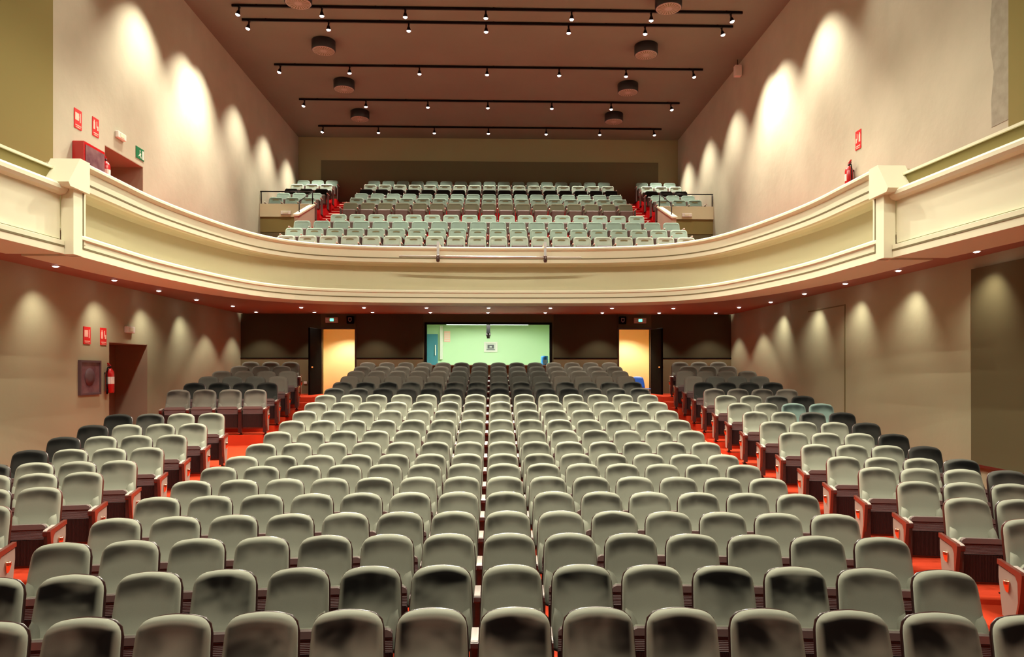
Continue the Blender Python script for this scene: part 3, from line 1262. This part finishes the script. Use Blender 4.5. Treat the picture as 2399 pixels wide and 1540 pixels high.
# ------------------------------------------------------------------ balcony seat
def balc_back(m, slot):
    mb = MB()
    H0, H1, W = .51, BH, .238
    n = 8
    def outline(w_, h0, h1, r):
        pts = []
        for cx, cz, a0 in ((w_ - r, h1 - r, 0), (-w_ + r, h1 - r, 90)):
            for k in range(n + 1):
                a = R(a0 + 90 * k / n)
                pts.append((cx + r * math.cos(a), cz + r * math.sin(a)))
        pts += [(-w_ - .012, h0), (w_ + .012, h0)]
        return pts
    rings = []
    for (inset, yy) in ((.0, .02), (.0, -.02), (.012, -.04), (.035, -.048), (.05, -.040), (.09, -.036)):
        pts = outline(W - inset, H0 + inset * .6, H1 - inset, max(.02, .085 - inset))
        rings.append([(x, yy + (zz - H0) * .18 - .05, zz) for x, zz in pts])
    N_ = len(rings[0])
    vs = [p for r_ in rings for p in r_]
    fs = [tuple(range(N_))]
    for k in range(len(rings) - 1):
        for i in range(N_):
            j = (i + 1) % N_
            fs.append((k * N_ + i, k * N_ + j, (k + 1) * N_ + j, (k + 1) * N_ + i))
    fs.append(tuple((len(rings) - 1) * N_ + i for i in range(N_)))
    mb.add(vs, fs, m, False)
    return mb.mesh('backrest')


def slot_mesh():
    mb = MB()
    vs, fs = [], []
    n = 12
    for k in range(n + 1):
        t = -1 + 2 * k / n
        zc = .745 - .010 * t * t
        h = .017 * math.sqrt(max(0, 1 - t ** 4)) + .002
        for dz in (-h, h):
            zz = zc + dz
            y = -.05 - .040 + (zz - .51) * .18
            vs.append((t * .105, y, zz))
    for k in range(n):
        fs.append((2 * k, 2 * k + 1, 2 * k + 3, 2 * k + 2))
    m_ = len(vs)
    vs += [(a, b + .03, c) for a, b, c in vs[:m_]]
    for k in range(n):
        fs.append((m_ + 2 * k, m_ + 2 * k + 2, m_ + 2 * k + 3, m_ + 2 * k + 1))
        fs.append((2 * k + 1, m_ + 2 * k + 1, m_ + 2 * k + 3, 2 * k + 3))
        fs.append((2 * k, 2 * k + 2, m_ + 2 * k + 2, m_ + 2 * k))
    mb.add(vs, fs, M['groove'])
    return mb.mesh('hand_slot')


BBACK = {k: balc_back(M[k], True) for k in ('balc_velvet', 'balc_pale', 'balc_mid', 'balc_brown', 'balc_black')}
SLOT = slot_mesh()
mb = MB()
mb.bbox(-.215, .215, -.34, -.16, .20, .56, M['balc_seat'], .03)
BSEAT = mb.mesh('seat')
mb = MB()
mb.bbox(-.018, .018, -.40, -.06, .575, .61, M['balc_arm'], .01)
mb.box(-.015, .015, -.33, -.10, .02, .575, M['balc_seat'])
mb.box(-.03, .03, -.36, -.08, 0, .02, M['iron'])
BARM = mb.mesh('armrest')
BPROTO = {}
BCOL = {'balc_velvet': 'sea-green', 'balc_pale': 'pale sea-green', 'balc_mid': 'dull sea-green', 'balc_brown': 'brown-green', 'balc_black': 'black'}


def bseat(kind, slot, end, loc, label, group):
    key = (kind, slot, end)
    if key in BPROTO:
        return dup(BPROTO[key], loc, 0, label, group)
    t = thing('balcony_seat', label, 'balcony seat', loc, 0, group)
    bk = link('backrest', BBACK[kind], t)
    if slot:
        link('hand_slot', SLOT, bk)
    link('seat', BSEAT, t)
    link('armrest', BARM, t, (-BP / 2, 0, 0))
    if end:
        link('armrest', BARM, t, (BP / 2, 0, 0))
    BPROTO[key] = t
    return t


BKIND = ['balc_pale', 'balc_velvet', 'balc_mid', 'balc_velvet', 'balc_brown', 'balc_velvet', 'balc_mid', 'balc_black', 'balc_pale', 'balc_mid']
for i in range(10):
    fz = BZ[i] - BH
    n = 20 if i < 3 else 17
    slot = i in (0, 1, 3, 5, 8)
    rn = 'rearmost row' if i == 9 else ORD[i + 1] + ' row from the rail'
    for j in range(n):
        x = BX0 + (j - (n - 1) / 2) * BP
        if j == 0:
            wh = 'at the left end'
        elif j == n - 1:
            wh = 'at the right end'
        elif j == (n - 1) / 2:
            wh = 'in the very middle'
        elif j < n / 2:
            wh = '%s from the left' % ORD[j + 1]
        else:
            wh = '%s from the right' % ORD[n - j]
        bseat(BKIND[i], slot, j == n - 1, (x, BY[i], fz), '%s balcony seat, centre tier, %s, %s' % (BCOL[BKIND[i]], rn, wh), 'balcony seats, centre tier')
    if i >= 5:
        for s, xs, nm in ((-1, -6.32, 'left'), (1, 5.87, 'right')):
            for j in range(3):
                x = xs + s * j * .552
                kd = BKIND[i] if i != 5 else 'balc_mid'
                wh = ('at the steps', 'in the middle', 'against the wall')[j]
                lbl = '%s balcony seat, %s side tier, %s, %s' % (BCOL[kd], nm, rn, wh)
                if True:
                    bseat(kd, slot, (j == 0) if s < 0 else (j == 2), (x, BY[i], fz), lbl, 'balcony seats, %s side tier' % nm)


# ------------------------------------------------------------------ ceiling tracks and spotlights
def lamp(name, parent, loc, aim, watts, size, blend=.35, rad=.05, col=WARM):
    l = bpy.data.lights.new(name, 'SPOT')
    l.energy = watts
    l.spot_size = R(size)
    l.spot_blend = blend
    l.shadow_soft_size = rad
    l.color = col
    o = bpy.data.objects.new(name, l)
    C.objects.link(o)
    o.parent = parent
    o.location = loc
    d = Vector(aim)
    o.rotation_euler = d.to_track_quat('-Z', 'Y').to_euler()
    return o


mb = MB()
mb.tube((0, 0, 0), (0, 0, -.10), .022, M['track'], 8)
mb.box(-.025, .025, -.05, .05, -.02, .01, M['track'])
STEM = mb.mesh('stem')
mb = MB()
mb.lathe([(.001, .06), (.03, .06), (.04, .03), (.062, -.045), (.064, -.05), (.056, -.048)], M['track'], 14)
HEAD = mb.mesh('lamp_head')
mb = MB()
mb.lathe([(.001, -.085), (.03, -.078), (.052, -.06), (.056, -.045), (.001, -.03)], M['bulb'], 14)
BULB = mb.mesh('bulb')
HX = [-6.44, -4.36, -2.25, -.2, 2.0, 4.05, 6.12]
TR = [(2.5, 'a'), (6.0, 'b'), (9.5, 'c'), (13.3, 'd'), (16.1, 'e'), (18.55, 'f'), (19.3, 'g'), (22.1, 'h'), (24.9, 'i'), (27.6, 'j')]
vis = {18.55: 'farthest forward', 19.3: 'second from the top of the picture', 22.1: 'third from the back wall', 24.9: 'second from the back wall', 27.6: 'nearest the back wall'}
for ty, _ in TR:
    nm = vis.get(ty)
    tl = {18.55: 'of the forward pair', 19.3: 'of the rear of the pair'}.get(ty)
    short = {2.5: 'above the stage edge', 6.0: 'above the front rows', 9.5: 'above the side parapets', 13.3: 'above the middle stalls', 16.1: 'just ahead of the front pair',
             18.55: 'front one of the close pair', 19.3: 'rear one of the close pair', 22.1: 'third from the back wall', 24.9: 'second from the back wall',
             27.6: 'nearest the back wall'}[ty]
    mb = MB()
    mb.box(-6.62, 6.42, ty - .025, ty + .025, z(HC) - .07, z(HC) - .015, M['track'])
    for xx in (-6, -3, 0, 3, 6):
        mb.box(xx - .02, xx + .02, ty - .02, ty + .02, z(HC) - .02, z(HC) - .004, M['track'])
    o = mb.build('lighting_track')
    tag(o, 'black ceiling lighting track, ' + short, 'lighting track')
    for k, x in enumerate(HX):
        t = thing('track_spotlight', 'lit spotlight, %s from left, on the black track %s' % (ORD[k + 1], short), 'spotlight',
                  (x, ty, z(HC) - .07), 0, 'track spotlights')
        link('stem', STEM, t)
        s = -1 if k == 0 else (1 if k == 6 else 0)
        tilt = (0.0, s * R(-14) if s else 0, 0)
        h = link('lamp_head', HEAD, t, (s * .02, 0, -.15), (R(8) if not s else 0, tilt[1], 0))
        link('bulb', BULB, h)
        if s:
            lamp('beam', t, (s * .06, 0, -.24), (s * .20, 0.0, -1), SPOT * (1.1 if ty > 20 else (1.75 if ty > 15 else .3)), 82, .85)
        else:
            # rails over the stage and front rows throw towards the balcony, the others down on the seats
            ay, wt, sz = {2.5: (.5, .8, 95), 6.0: (.8, 1.0, 90), 9.5: (.3, 1.0, 86), 13.3: (-.45, 2.0, 85), 16.1: (-.5, 2.3, 85), 18.55: (-.6, 2.3, 80),
                          19.3: (.1, .8, 85), 22.1: (.05, .7, 85), 24.9: (0, .6, 85), 27.6: (-.1, .5, 85)}[ty]
            ax = 0
            if ty in (9.5, 13.3) and k != 3:
                # crossed over to light the side arms of the balcony
                side = 1 if k < 3 else -1
                ax, ay = (side * 5.9 - x) / 6.6, (12.6 - ty) / 6.6
                wt, sz = .7, 56
            lamp('beam', t, (0, -.02, -.26), (ax, ay, -1), SPOT * wt, sz, .7)

# round air diffusers
def diffuser(x, y, label):
    t = thing('air_diffuser', label, 'air diffuser', (x, y, z(HC)), 0, 'ceiling air diffusers')
    mb = MB()
    mb.lathe([(.30, 0), (.33, -.02), (.33, -.265), (.31, -.285)], M['drum'], 32)
    mb.build('drum', t)
    mb = MB()
    n = 24
    mb.lathe([(.31, -.28), (.30, -.293), (.001, -.293)], M['diffuser'], 32)
    for k in range(n):
        a = 2 * PI * k / n
        c, s_ = math.cos(a), math.sin(a)
        p = []
        for r_, w_ in ((.09, .004), (.28, .018)):
            p += [(r_ * c - w_ * s_, r_ * s_ + w_ * c), (r_ * c + w_ * s_, r_ * s_ - w_ * c)]
        mb.add([(q[0], q[1], -.2935) for q in (p[0], p[1], p[3], p[2])], [(0, 1, 2, 3)], M['groove'])
    mb.build('slotted_plate', t)
    return t


for x, sd in ((-4.78, 'left'), (4.34, 'right')):
    for y, wh in ((17.9, 'at the top edge, front-most'), (20.55, 'behind the close pair of tracks'), (23.35, 'third from the front'), (26.1, 'nearest the back wall')):
        diffuser(x, y, 'round dark drum air diffuser on the ceiling, %s side, %s' % (sd, wh))


# downlights under the balcony
mb = MB()
mb.lathe([(.045, 0), (.075, 0), (.078, -.008), (.05, -.012), (.045, 0)], M['ring'], 18)
RING = mb.mesh('ring')
mb = MB()
mb.lathe([(.001, -.030), (.03, -.026), (.046, -.012), (.05, 0), (.001, 0)], M['bulb'], 16)
DBULB = mb.mesh('bulb')


def downlight(x, y, zz, label, watts, size=92, blend=.5, aim=(0, 0, -1)):
    t = thing('downlight', label, 'downlight', (x, y, zz), 0, 'downlights under the balcony')
    link('ring', RING, t)
    link('bulb', DBULB, t)
    lamp('beam', t, (0, 0, -.05), aim, watts, size, blend, .04)


for k in range(9):
    u = k - 4
    if k not in (0, 8):
        pass
    downlight(-.14 + u * 1.72, 20.15 if abs(u) < 4 else 19.75, z(SOF), 'small bright downlight, front line under the balcony, %s from left' % ORD[k + 1], DOWN)
for k in range(9):
    u = k - 4
    downlight(-.17 + u * 1.72, 21.75, z(SOF), 'small bright downlight, rear line under the balcony, %s from left' % ORD[k + 1], DOWN * .8)
for s, xs, nm, ys in ((-1, -7.28, 'left', (8.2, 10.2, 12.28, 14.15, 16.0, 18.0)), (1, 7.02, 'right', (8.3, 10.36, 12.4, 14.3, 16.2, 18.2))):
    for q, y in enumerate(ys):
        downlight(xs, y, z(SOF), 'small bright downlight close to the %s wall, %s from the stage' % (nm, ORD[q + 1]), DOWN * .9, 98, 1.0, (s * .10, .25, -1))

# ------------------------------------------------------------------ rooms behind the doors
for (a, b), sd, s in ((DL, 'left', -1), (DR, 'right', 1)):
    mb = MB()
    x0, x1 = a - .5, b + .5
    y0, y1 = Y1, YB + 1.9
    z0, z1 = zb, z(1.55)
    mb.box(x0 - .05, x1 + .05, y1, y1 + .05, z0, z1, M['yellow'])
    mb.box(x0 - .05, x0, y0, y1, z0, z1, M['yellow'])
    mb.box(x1, x1 + .05, y0, y1, z0, z1, M['yellow'])
    mb.box(x0, x1, y0, y1, z1, z1 + .05, M['yellow'])
    mb.box(x0, x1, YB, y1, z0 - .05, z0, M['carpet'])
    struct('wall_vestibule_' + sd, mb)
    l = bpy.data.lights.new('vestibule_lamp', 'SPOT')
    l.energy = 165
    l.color = (1, .84, .56)
    l.spot_size = R(130)
    l.spot_blend = .6
    lo = bpy.data.objects.new('vestibule_lamp', l)
    vt = thing('downlight', 'ceiling lamp of the small lobby behind the %s doorway' % sd, 'downlight', ((a + b) / 2, YB + 1.05, z1), 0)
    link('ring', RING, vt)
    link('bulb', DBULB, vt)
    C.objects.link(lo)
    lo.parent = vt
    lo.location = (0, 0, -.08)
    # dark frame
    mb = MB()
    mb.box(a - .05, a, YB - .05, Y1, z0, z(DT) + .05, M['wood'])
    mb.box(b, b + .05, YB - .05, Y1, z0, z(DT) + .05, M['wood'])
    mb.box(a, b, YB - .05, Y1, z(DT), z(DT) + .05, M['wood'])
    struct('door_%d' % (4 if s < 0 else 5), mb)
    # black door leaf opened into the hall
    hx = a - .04 if s < 0 else b + .04
    lf = thing('door_leaf', 'black door leaf standing open into the hall at the %s back doorway' % sd, 'door', (hx, YB - .06, z0 + .02), R(-(90 + 6)) if s < 0 else R(-(90 - 6)))
    mb = MB()
    mb.bbox(0, .98, -.03, .03, 0, z(DT) - z0 - .03, M['black'], .006)
    mb.build('leaf', lf)
    mb = MB()
    mb.box(.80, .93, -.05, .05, .98, 1.02, M['brass'])
    mb.build('handle', lf)
# wall socket by the left doorway
o = MB().bbox(-.05, .05, -.02, 0, 0, .08, M['white'], .006).build('wall_socket', None, (-5.78, YB - .03, z(-.42)))
tag(o, 'small white wall socket low on the back wall, left of the left doorway', 'socket')

# exit signs and little speakers over the doors
for xe, xs, sd in ((-4.97, -4.40, 'left'), (4.55, 4.0, 'right')):
    t = thing('exit_sign', 'pale emergency sign with a lit green running figure above the %s back doorway' % sd, 'exit sign', (xe, YB - .02, z(1.46)))
    mb = MB()
    mb.bbox(-.19, .19, -.07, 0, 0, .17, M['ring'], .01)
    mb.build('housing', t)
    mb = MB()
    mb.add([(-.05, -.072, .05), (.06, -.072, .05), (.06, -.072, .13), (-.05, -.072, .13)], [(0, 1, 2, 3)], M['exit_lit'])
    mb.box(-.17, -.07, -.073, -.07, .09, .105, M['white'])
    mb.box(.08, .16, -.073, -.07, .09, .105, M['white'])
    mb.build('running_figure', t)
    t = thing('wall_speaker', 'small dark speaker with a pale shield badge above the %s back doorway' % sd, 'speaker', (xs, YB - .02, z(1.43)))
    mb = MB()
    mb.bbox(-.11, .11, -.12, 0, 0, .24, M['black'], .02)
    mb.build('cabinet', t)
    mb = MB()
    mb.prism([(-.05, .19), (.05, .19), (.05, .09), (0, .05), (-.05, .09)], 'y', -.124, -.12, M['diffuser'])
    mb.prism([(-.03, .165), (.03, .165), (.03, .10), (0, .08), (-.03, .10)], 'y', -.127, -.123, M['black'])
    mb.build('badge', t)

# ------------------------------------------------------------------ control room behind the window
mb = MB()
bx0, bx1, by1 = WX[0] - .35, WX[1] + .35, YB + 2.3
bz0, bz1 = z(-.7), z(1.56)
mb.box(bx0, bx1, by1, by1 + .05, bz0, bz1, M['booth'])
mb.box(bx0 - .05, bx0, Y1, by1, bz0, bz1, M['booth'])
mb.box(bx1, bx1 + .05, Y1, by1, bz0, bz1, M['booth'])
mb.box(bx0, bx1, Y1, by1, bz1, bz1 + .05, M['white'])
mb.box(bx0, bx1, Y1, by1, bz0 - .05, bz0, M['dado'])
struct('wall_control_room', mb)
mb = MB()
for a, b, c, d in ((WX[0] - .06, WX[0], WZ[0] - .03, WZ[1] + .06), (WX[1], WX[1] + .06, WZ[0] - .03, WZ[1] + .06), (WX[0], WX[1], WZ[1], WZ[1] + .06)):
    mb.box(a, b, YB - .06, Y1, z(c), z(d), M['black'])
mb.box(WX[0] - .02, WX[1] + .02, YB - .10, Y1 + .25, z(WZ[0] - .03), z(WZ[0]), M['door_brown'])
wf = struct('window_1', mb)
gl = MB().box(WX[0], WX[1], YB + .05, YB + .056, z(WZ[0]), z(WZ[1]), M['glass']).build('pane', wf)
t = thing('fluorescent_lamp', 'lit ceiling tube lamp inside the green control room', 'lamp', (-.2, YB + .55, bz1 - .03))
MB().bbox(-1.3, 1.3, -.05, .05, -.03, .02, M['white'], .006).build('housing', t)
MB().tube((-1.25, 0, -.045), (1.25, 0, -.045), .015, M['lamp_panel']).build('tube', t)
l = bpy.data.lights.new('room_light', 'AREA')
l.shape = 'RECTANGLE'
l.size, l.size_y = 2.6, .3
l.energy = 165
l.color = (.9, 1.0, .88)
lo = bpy.data.objects.new('room_light', l)
C.objects.link(lo)
lo.parent = t
lo.location = (0, 0, -.08)
t = thing('door', 'blue door at the left end of the control room', 'door', (bx0 + .05, by1 - .02, bz0 + .01))
MB().box(0, .47, -.05, 0, 0, 1.92, M['booth_blue']).build('leaf', t)
MB().box(.38, .41, -.10, -.05, 1.2, 1.55, M['white']).build('handle', t)
t = MB().bbox(-.05, .05, -.09, 0, -.75, .40, M['white'], .01).build('cable_duct', None, (-1.78, by1 - .01, z(1.12)))
tag(t, 'white vertical cable duct on the control room wall beside the blue door', 'cable duct')
t = thing('wall_notice', 'pink and white notice on the control room wall', 'notice', (-1.60, by1, z(.97)))
MB().box(-.09, .12, -.012, 0, 0, .37, M['sign_pink']).build('sheet', t)
mb = MB()
for k in range(5):
    mb.box(-.07, .10, -.014, -.012, .04 + .06 * k, .06 + .06 * k, M['white'])
mb.build('print', t)
t = thing('framed_picture', 'small white framed photograph on the green control room wall', 'picture', (-.10, by1, z(.62)))
mb = MB()
for a, b, c, d in ((-.23, .23, 0, .05), (-.23, .23, .30, .35), (-.23, -.17, .05, .30), (.17, .23, .05, .30)):
    mb.box(a, b, -.03, 0, c, d, M['white'])
mb.build('frame', t)
mb = MB()
mb.box(-.17, .17, -.012, 0, .05, .30, M['photo_l'])
mb.box(-.11, .11, -.014, -.012, .12, .25, M['photo'])
mb.box(-.04, .04, -.016, -.014, .16, .21, M['photo_l'])
mb.box(-.14, .14, -.014, -.012, .07, .10, M['photo'])
mb.build('print', t)
t = thing('projector', 'black projector hanging from the ceiling behind the control room window', 'projector', (-.17, YB + .7, bz1))
MB().box(-.06, .06, -.10, .10, -.38, 0, M['black']).build('mount', t)
MB().lathe([(.001, 0), (.075, 0), (.075, -.10), (.05, -.13), (.05, -.18), (.001, -.18)], M['iron'], 16, (0, 0, -.36)).build('lens', t)
t = thing('water_bottle', 'blue water cooler bottle with pale label by the control room window', 'water bottle', (1.60, YB + .28, z(WZ[0])))
MB().lathe([(.001, 0), (.115, 0), (.12, .03), (.112, .06), (.12, .09), (.112, .14), (.12, .17), (.112, .21), (.12, .24), (.10, .28), (.001, .28)], M['blue_light'], 20).build('bottle', t)
MB().box(-.055, .07, -.125, -.115, .03, .16, M['label']).build('label', t)
t = MB().box(-.11, .11, -.07, .07, 0, .02, M['white']).build('paper_sheet', None, (.80, YB + .2, z(WZ[0])))
tag(t, 'white papers lying on the control room window sill', 'paper')
# blue plastic chair in the right doorway
t = thing('plastic_chair', 'bright blue plastic chair standing in front of the right back doorway', 'chair', (4.23, 20.7, ROWZ[17]), R(10))
mb = MB()
vs, fs = [], []
for j in range(7):
    v = j / 6
    for i in range(9):
        u = -1 + 2 * i / 8
        vs.append((u * (.20 - .02 * v) * (1 if v < .9 else .9), .20 + .10 * v - .04 * (1 - u * u) * -1, .46 + .33 * v - .03 * u * u * v))
for j in range(6):
    for i in range(8):
        a = j * 9 + i
        fs.append((a, a + 1, a + 10, a + 9))
mb.add(vs, fs, M['blue'], True)
o = mb.build('backrest', t)
sm_ = o.modifiers.new('thick', 'SOLIDIFY')
sm_.thickness = .015
MB().bbox(-.21, .21, -.22, .22, .43, .455, M['blue'], .01).build('seat', t)
for sx in (-1, 1):
    for sy in (-1, 1):
        MB().tube((sx * .19, sy * .18, .43), (sx * .22, sy * .22, 0), .014, M['steel']).build('leg', t)

# ------------------------------------------------------------------ pipe on the balcony front
t = thing('lighting_bar', 'long pale steel tube hung along the middle of the balcony front', 'lighting bar', (0, 17.12, z(2.64)))
MB().tube((-2.22, 0, .04), (2.07, 0, .02), .030, M['steel'], 12).build('tube', t)
for xx in (-1.31, 1.22):
    mb = MB()
    mb.box(xx - .03, xx + .03, .05, .62, .375, .395, M['steel'])
    mb.box(xx - .03, xx + .03, .02, .06, -.02, .395, M['steel'])
    mb.lathe([(.001, -.09), (.03, -.09), (.045, -.05), (.045, .06), (.02, .08), (.001, .08)], M['wood'], 12, (xx, 0, .0))
    mb.build('bracket', t)

# ------------------------------------------------------------------ fire equipment and signs on the left wall
def wall_plate(nm, label, cat, y, z0, w_, h_, side=-1, green=False, kind='hose'):
    x = XL if side < 0 else XR
    t = thing(nm, label, cat, (x, y, z0))
    s = -side
    mb = MB()
    a, b = (0, s * .012) if s > 0 else (s * .012, 0)
    mb.box(a, b, -w_ / 2, w_ / 2, 0, h_, M['sign_green'] if green else M['sign_red'])
    mb.build('plate', t)
    mb = MB()
    a, b = sorted((s * .012, s * .016))
    pm = M['white'] if green else M['sign_pink']
    if green:
        mb.tube((s * .014, -.01, h_ * .72), (s * .018, -.01, h_ * .72), .02, pm, 10)
        mb.prism([(-.02, h_ * .62), (.04, h_ * .5), (.02, h_ * .35), (.06, h_ * .15), (.03, h_ * .13), (-.02, h_ * .33), (-.06, h_ * .2), (-.07, h_ * .25), (-.02, h_ * .45)], 'x', a, b, pm)
        mb.box(a, b, .09, .16, h_ * .1, h_ * .85, pm)
    else:
        if kind == 'hose':
            mb.tube((s * .012, -.03, h_ * .62), (s * .017, -.03, h_ * .62), .055, pm, 20)
            mb.box(a, b, -.10, .02, h_ * .42, h_ * .80, pm)
            mb.box(a, b, .05, .075, h_ * .36, h_ * .84, pm)
        else:
            mb.box(a, b, -.09, -.03, h_ * .36, h_ * .76, pm)
            mb.box(a, b, -.075, -.045, h_ * .76, h_ * .86, pm)
            mb.box(a, b, .02, .045, h_ * .50, h_ * .84, pm)
            mb.box(a, b, .045, .085, h_ * .36, h_ * .60, pm)
        mb.box(a, b, -w_ * .38, w_ * .38, h_ * .14, h_ * .19, pm)
        mb.box(a, b, -w_ * .3, w_ * .3, h_ * .05, h_ * .09, pm)
    mb.build('pictogram', t)
    return t


def emlight(label, y, z0, side=-1):
    x = XL if side < 0 else XR
    t = thing('emergency_light', label, 'emergency light', (x, y, z0))
    s = -side
    a, b = sorted((0, s * .07))
    MB().bbox(a, b, -.17, .17, 0, .14, M['white'], .012).build('housing', t)
    a, b = sorted((s * .065, s * .078))
    MB().bbox(a, b, -.08, .08, .03, .11, M['cream'], .004).build('lens', t)


def extinguisher(label, y, z0, side=-1):
    x = XL if side < 0 else XR
    s = -side
    t = thing('fire_extinguisher', label, 'fire extinguisher', (x + s * .10, y, z0))
    MB().lathe([(.001, 0), (.07, 0), (.08, .02), (.08, .38), (.07, .43), (.04, .47), (.025, .49), (.001, .49)], M['red_metal'], 20).build('cylinder', t)
    mb = MB()
    mb.tube((0, 0, .48), (0, 0, .54), .02, M['iron'])
    mb.prism([(-.09, .53), (.03, .50), (.03, .52), (-.07, .57)], 'x', -.012, .012, M['red_dark'])
    mb.prism([(-.08, .57), (.03, .53), (.03, .55), (-.09, .60)], 'x', -.012, .012, M['red_metal'])
    mb.build('valve', t)
    mb = MB()
    pts = [(0, -.02, .51), (0, -.09, .50), (0, -.115, .40), (0, -.115, .2), (0, -.10, .08)]
    for p, q in zip(pts, pts[1:]):
        mb.tube(p, q, .012, M['black'], 8)
    mb.tube((0, -.10, .08), (0, -.10, -.02), .018, M['black'], 8)
    mb.build('hose', t)
    vs, fs = [], []
    for k in range(7):
        a = R(-120 + 25 * k) if s > 0 else R(60 + 25 * k)
        vs += [(.0815 * math.cos(a), .0815 * math.sin(a), .18), (.0815 * math.cos(a), .0815 * math.sin(a), .32)]
    for k in range(6):
        fs.append((2 * k, 2 * k + 2, 2 * k + 3, 2 * k + 1))
    MB().add(vs, fs, M['white'], True).build('label', t)
    a, b = sorted((0, -s * .10))
    MB().box(a, b, -.02, .02, .38, .41, M['iron']).build('bracket', t)


# stalls level
wall_plate('fire_sign', 'red fire hose sign on the left wall above the stalls hose cabinet', 'sign', 14.05, z(.50), .24, .33)
wall_plate('fire_sign', 'red fire extinguisher sign by the upper corner of the stalls side door', 'sign', 14.63, z(.50), .22, .34, kind='ext')
emlight('white emergency light above the stalls side door in the left wall', 15.62, z(.79))
t = thing('hose_cabinet', 'maroon glass fire hose cabinet set in the left wall of the stalls', 'fire hose cabinet', (XL, 14.12, z(-.47)))
mb = MB()
for a, b, c, d in ((-.36, .36, 0, .04), (-.36, .36, .62, .66), (-.36, -.32, .04, .62), (.32, .36, .04, .62)):
    mb.box(0, .05, a, b, c, d, M['cab_frame'])
mb.build('frame', t)
MB().box(0, .03, -.32, .32, .04, .62, M['cab_glass']).build('glass_door', t)
mb = MB()
mb.lathe([(.001, 0), (.17, 0), (.17, .006), (.05, .008), (.001, .008)], M['cab_frame'], 24, (.031, -.02, .34), (1, 0, 0))
mb.build('hose_reel', t)
extinguisher('red fire extinguisher hanging beside the stalls side door, left wall', 14.70, z(-.45))
# balcony level
wall_plate('fire_sign', 'red fire hose sign high on the left wall above the balcony cabinet', 'sign', 13.75, z(4.50), .24, .36)
wall_plate('fire_sign', 'red fire extinguisher sign beside the upper left corner of the balcony door', 'sign', 14.35, z(4.55), .22, .36, kind='ext')
emlight('white emergency light above the balcony side door, left wall', 15.25, z(4.78))
wall_plate('exit_sign', 'green exit sign with running figure at the balcony door corner', 'exit sign', 16.12, z(4.62), .36, .25, green=True)
t = thing('hose_cabinet', 'red box fire hose cabinet hung on the left wall of the balcony', 'fire hose cabinet', (XL, 13.93, z(3.55)))
mb = MB()
mb.bbox(0, .22, -.36, .36, 0, .68, M['red_metal'], .01)
mb.build('box', t)
MB().box(.22, .232, -.32, .32, .05, .62, M['cab_glass']).build('glass_door', t)
extinguisher('red fire extinguisher standing out between balcony cabinet and side door', 14.55, z(3.64))
# right wall
wall_plate('fire_sign', 'red fire extinguisher sign alone on the right wall of the balcony', 'sign', 14.55, z(4.50), .22, .38, side=1, kind='ext')
extinguisher('red fire extinguisher on the right wall just above the parapet', 14.75, z(3.72), side=1)
t = thing('wall_sensor', 'small pale box hanging on a stem high on the right wall', 'sensor', (XR - .16, 21.4, z(8.75)))
MB().bbox(-.10, .10, -.08, .08, 0, .32, M['white'], .01).build('housing', t)
MB().tube((0, 0, .30), (0, 0, .50), .012, M['track']).build('stem', t)
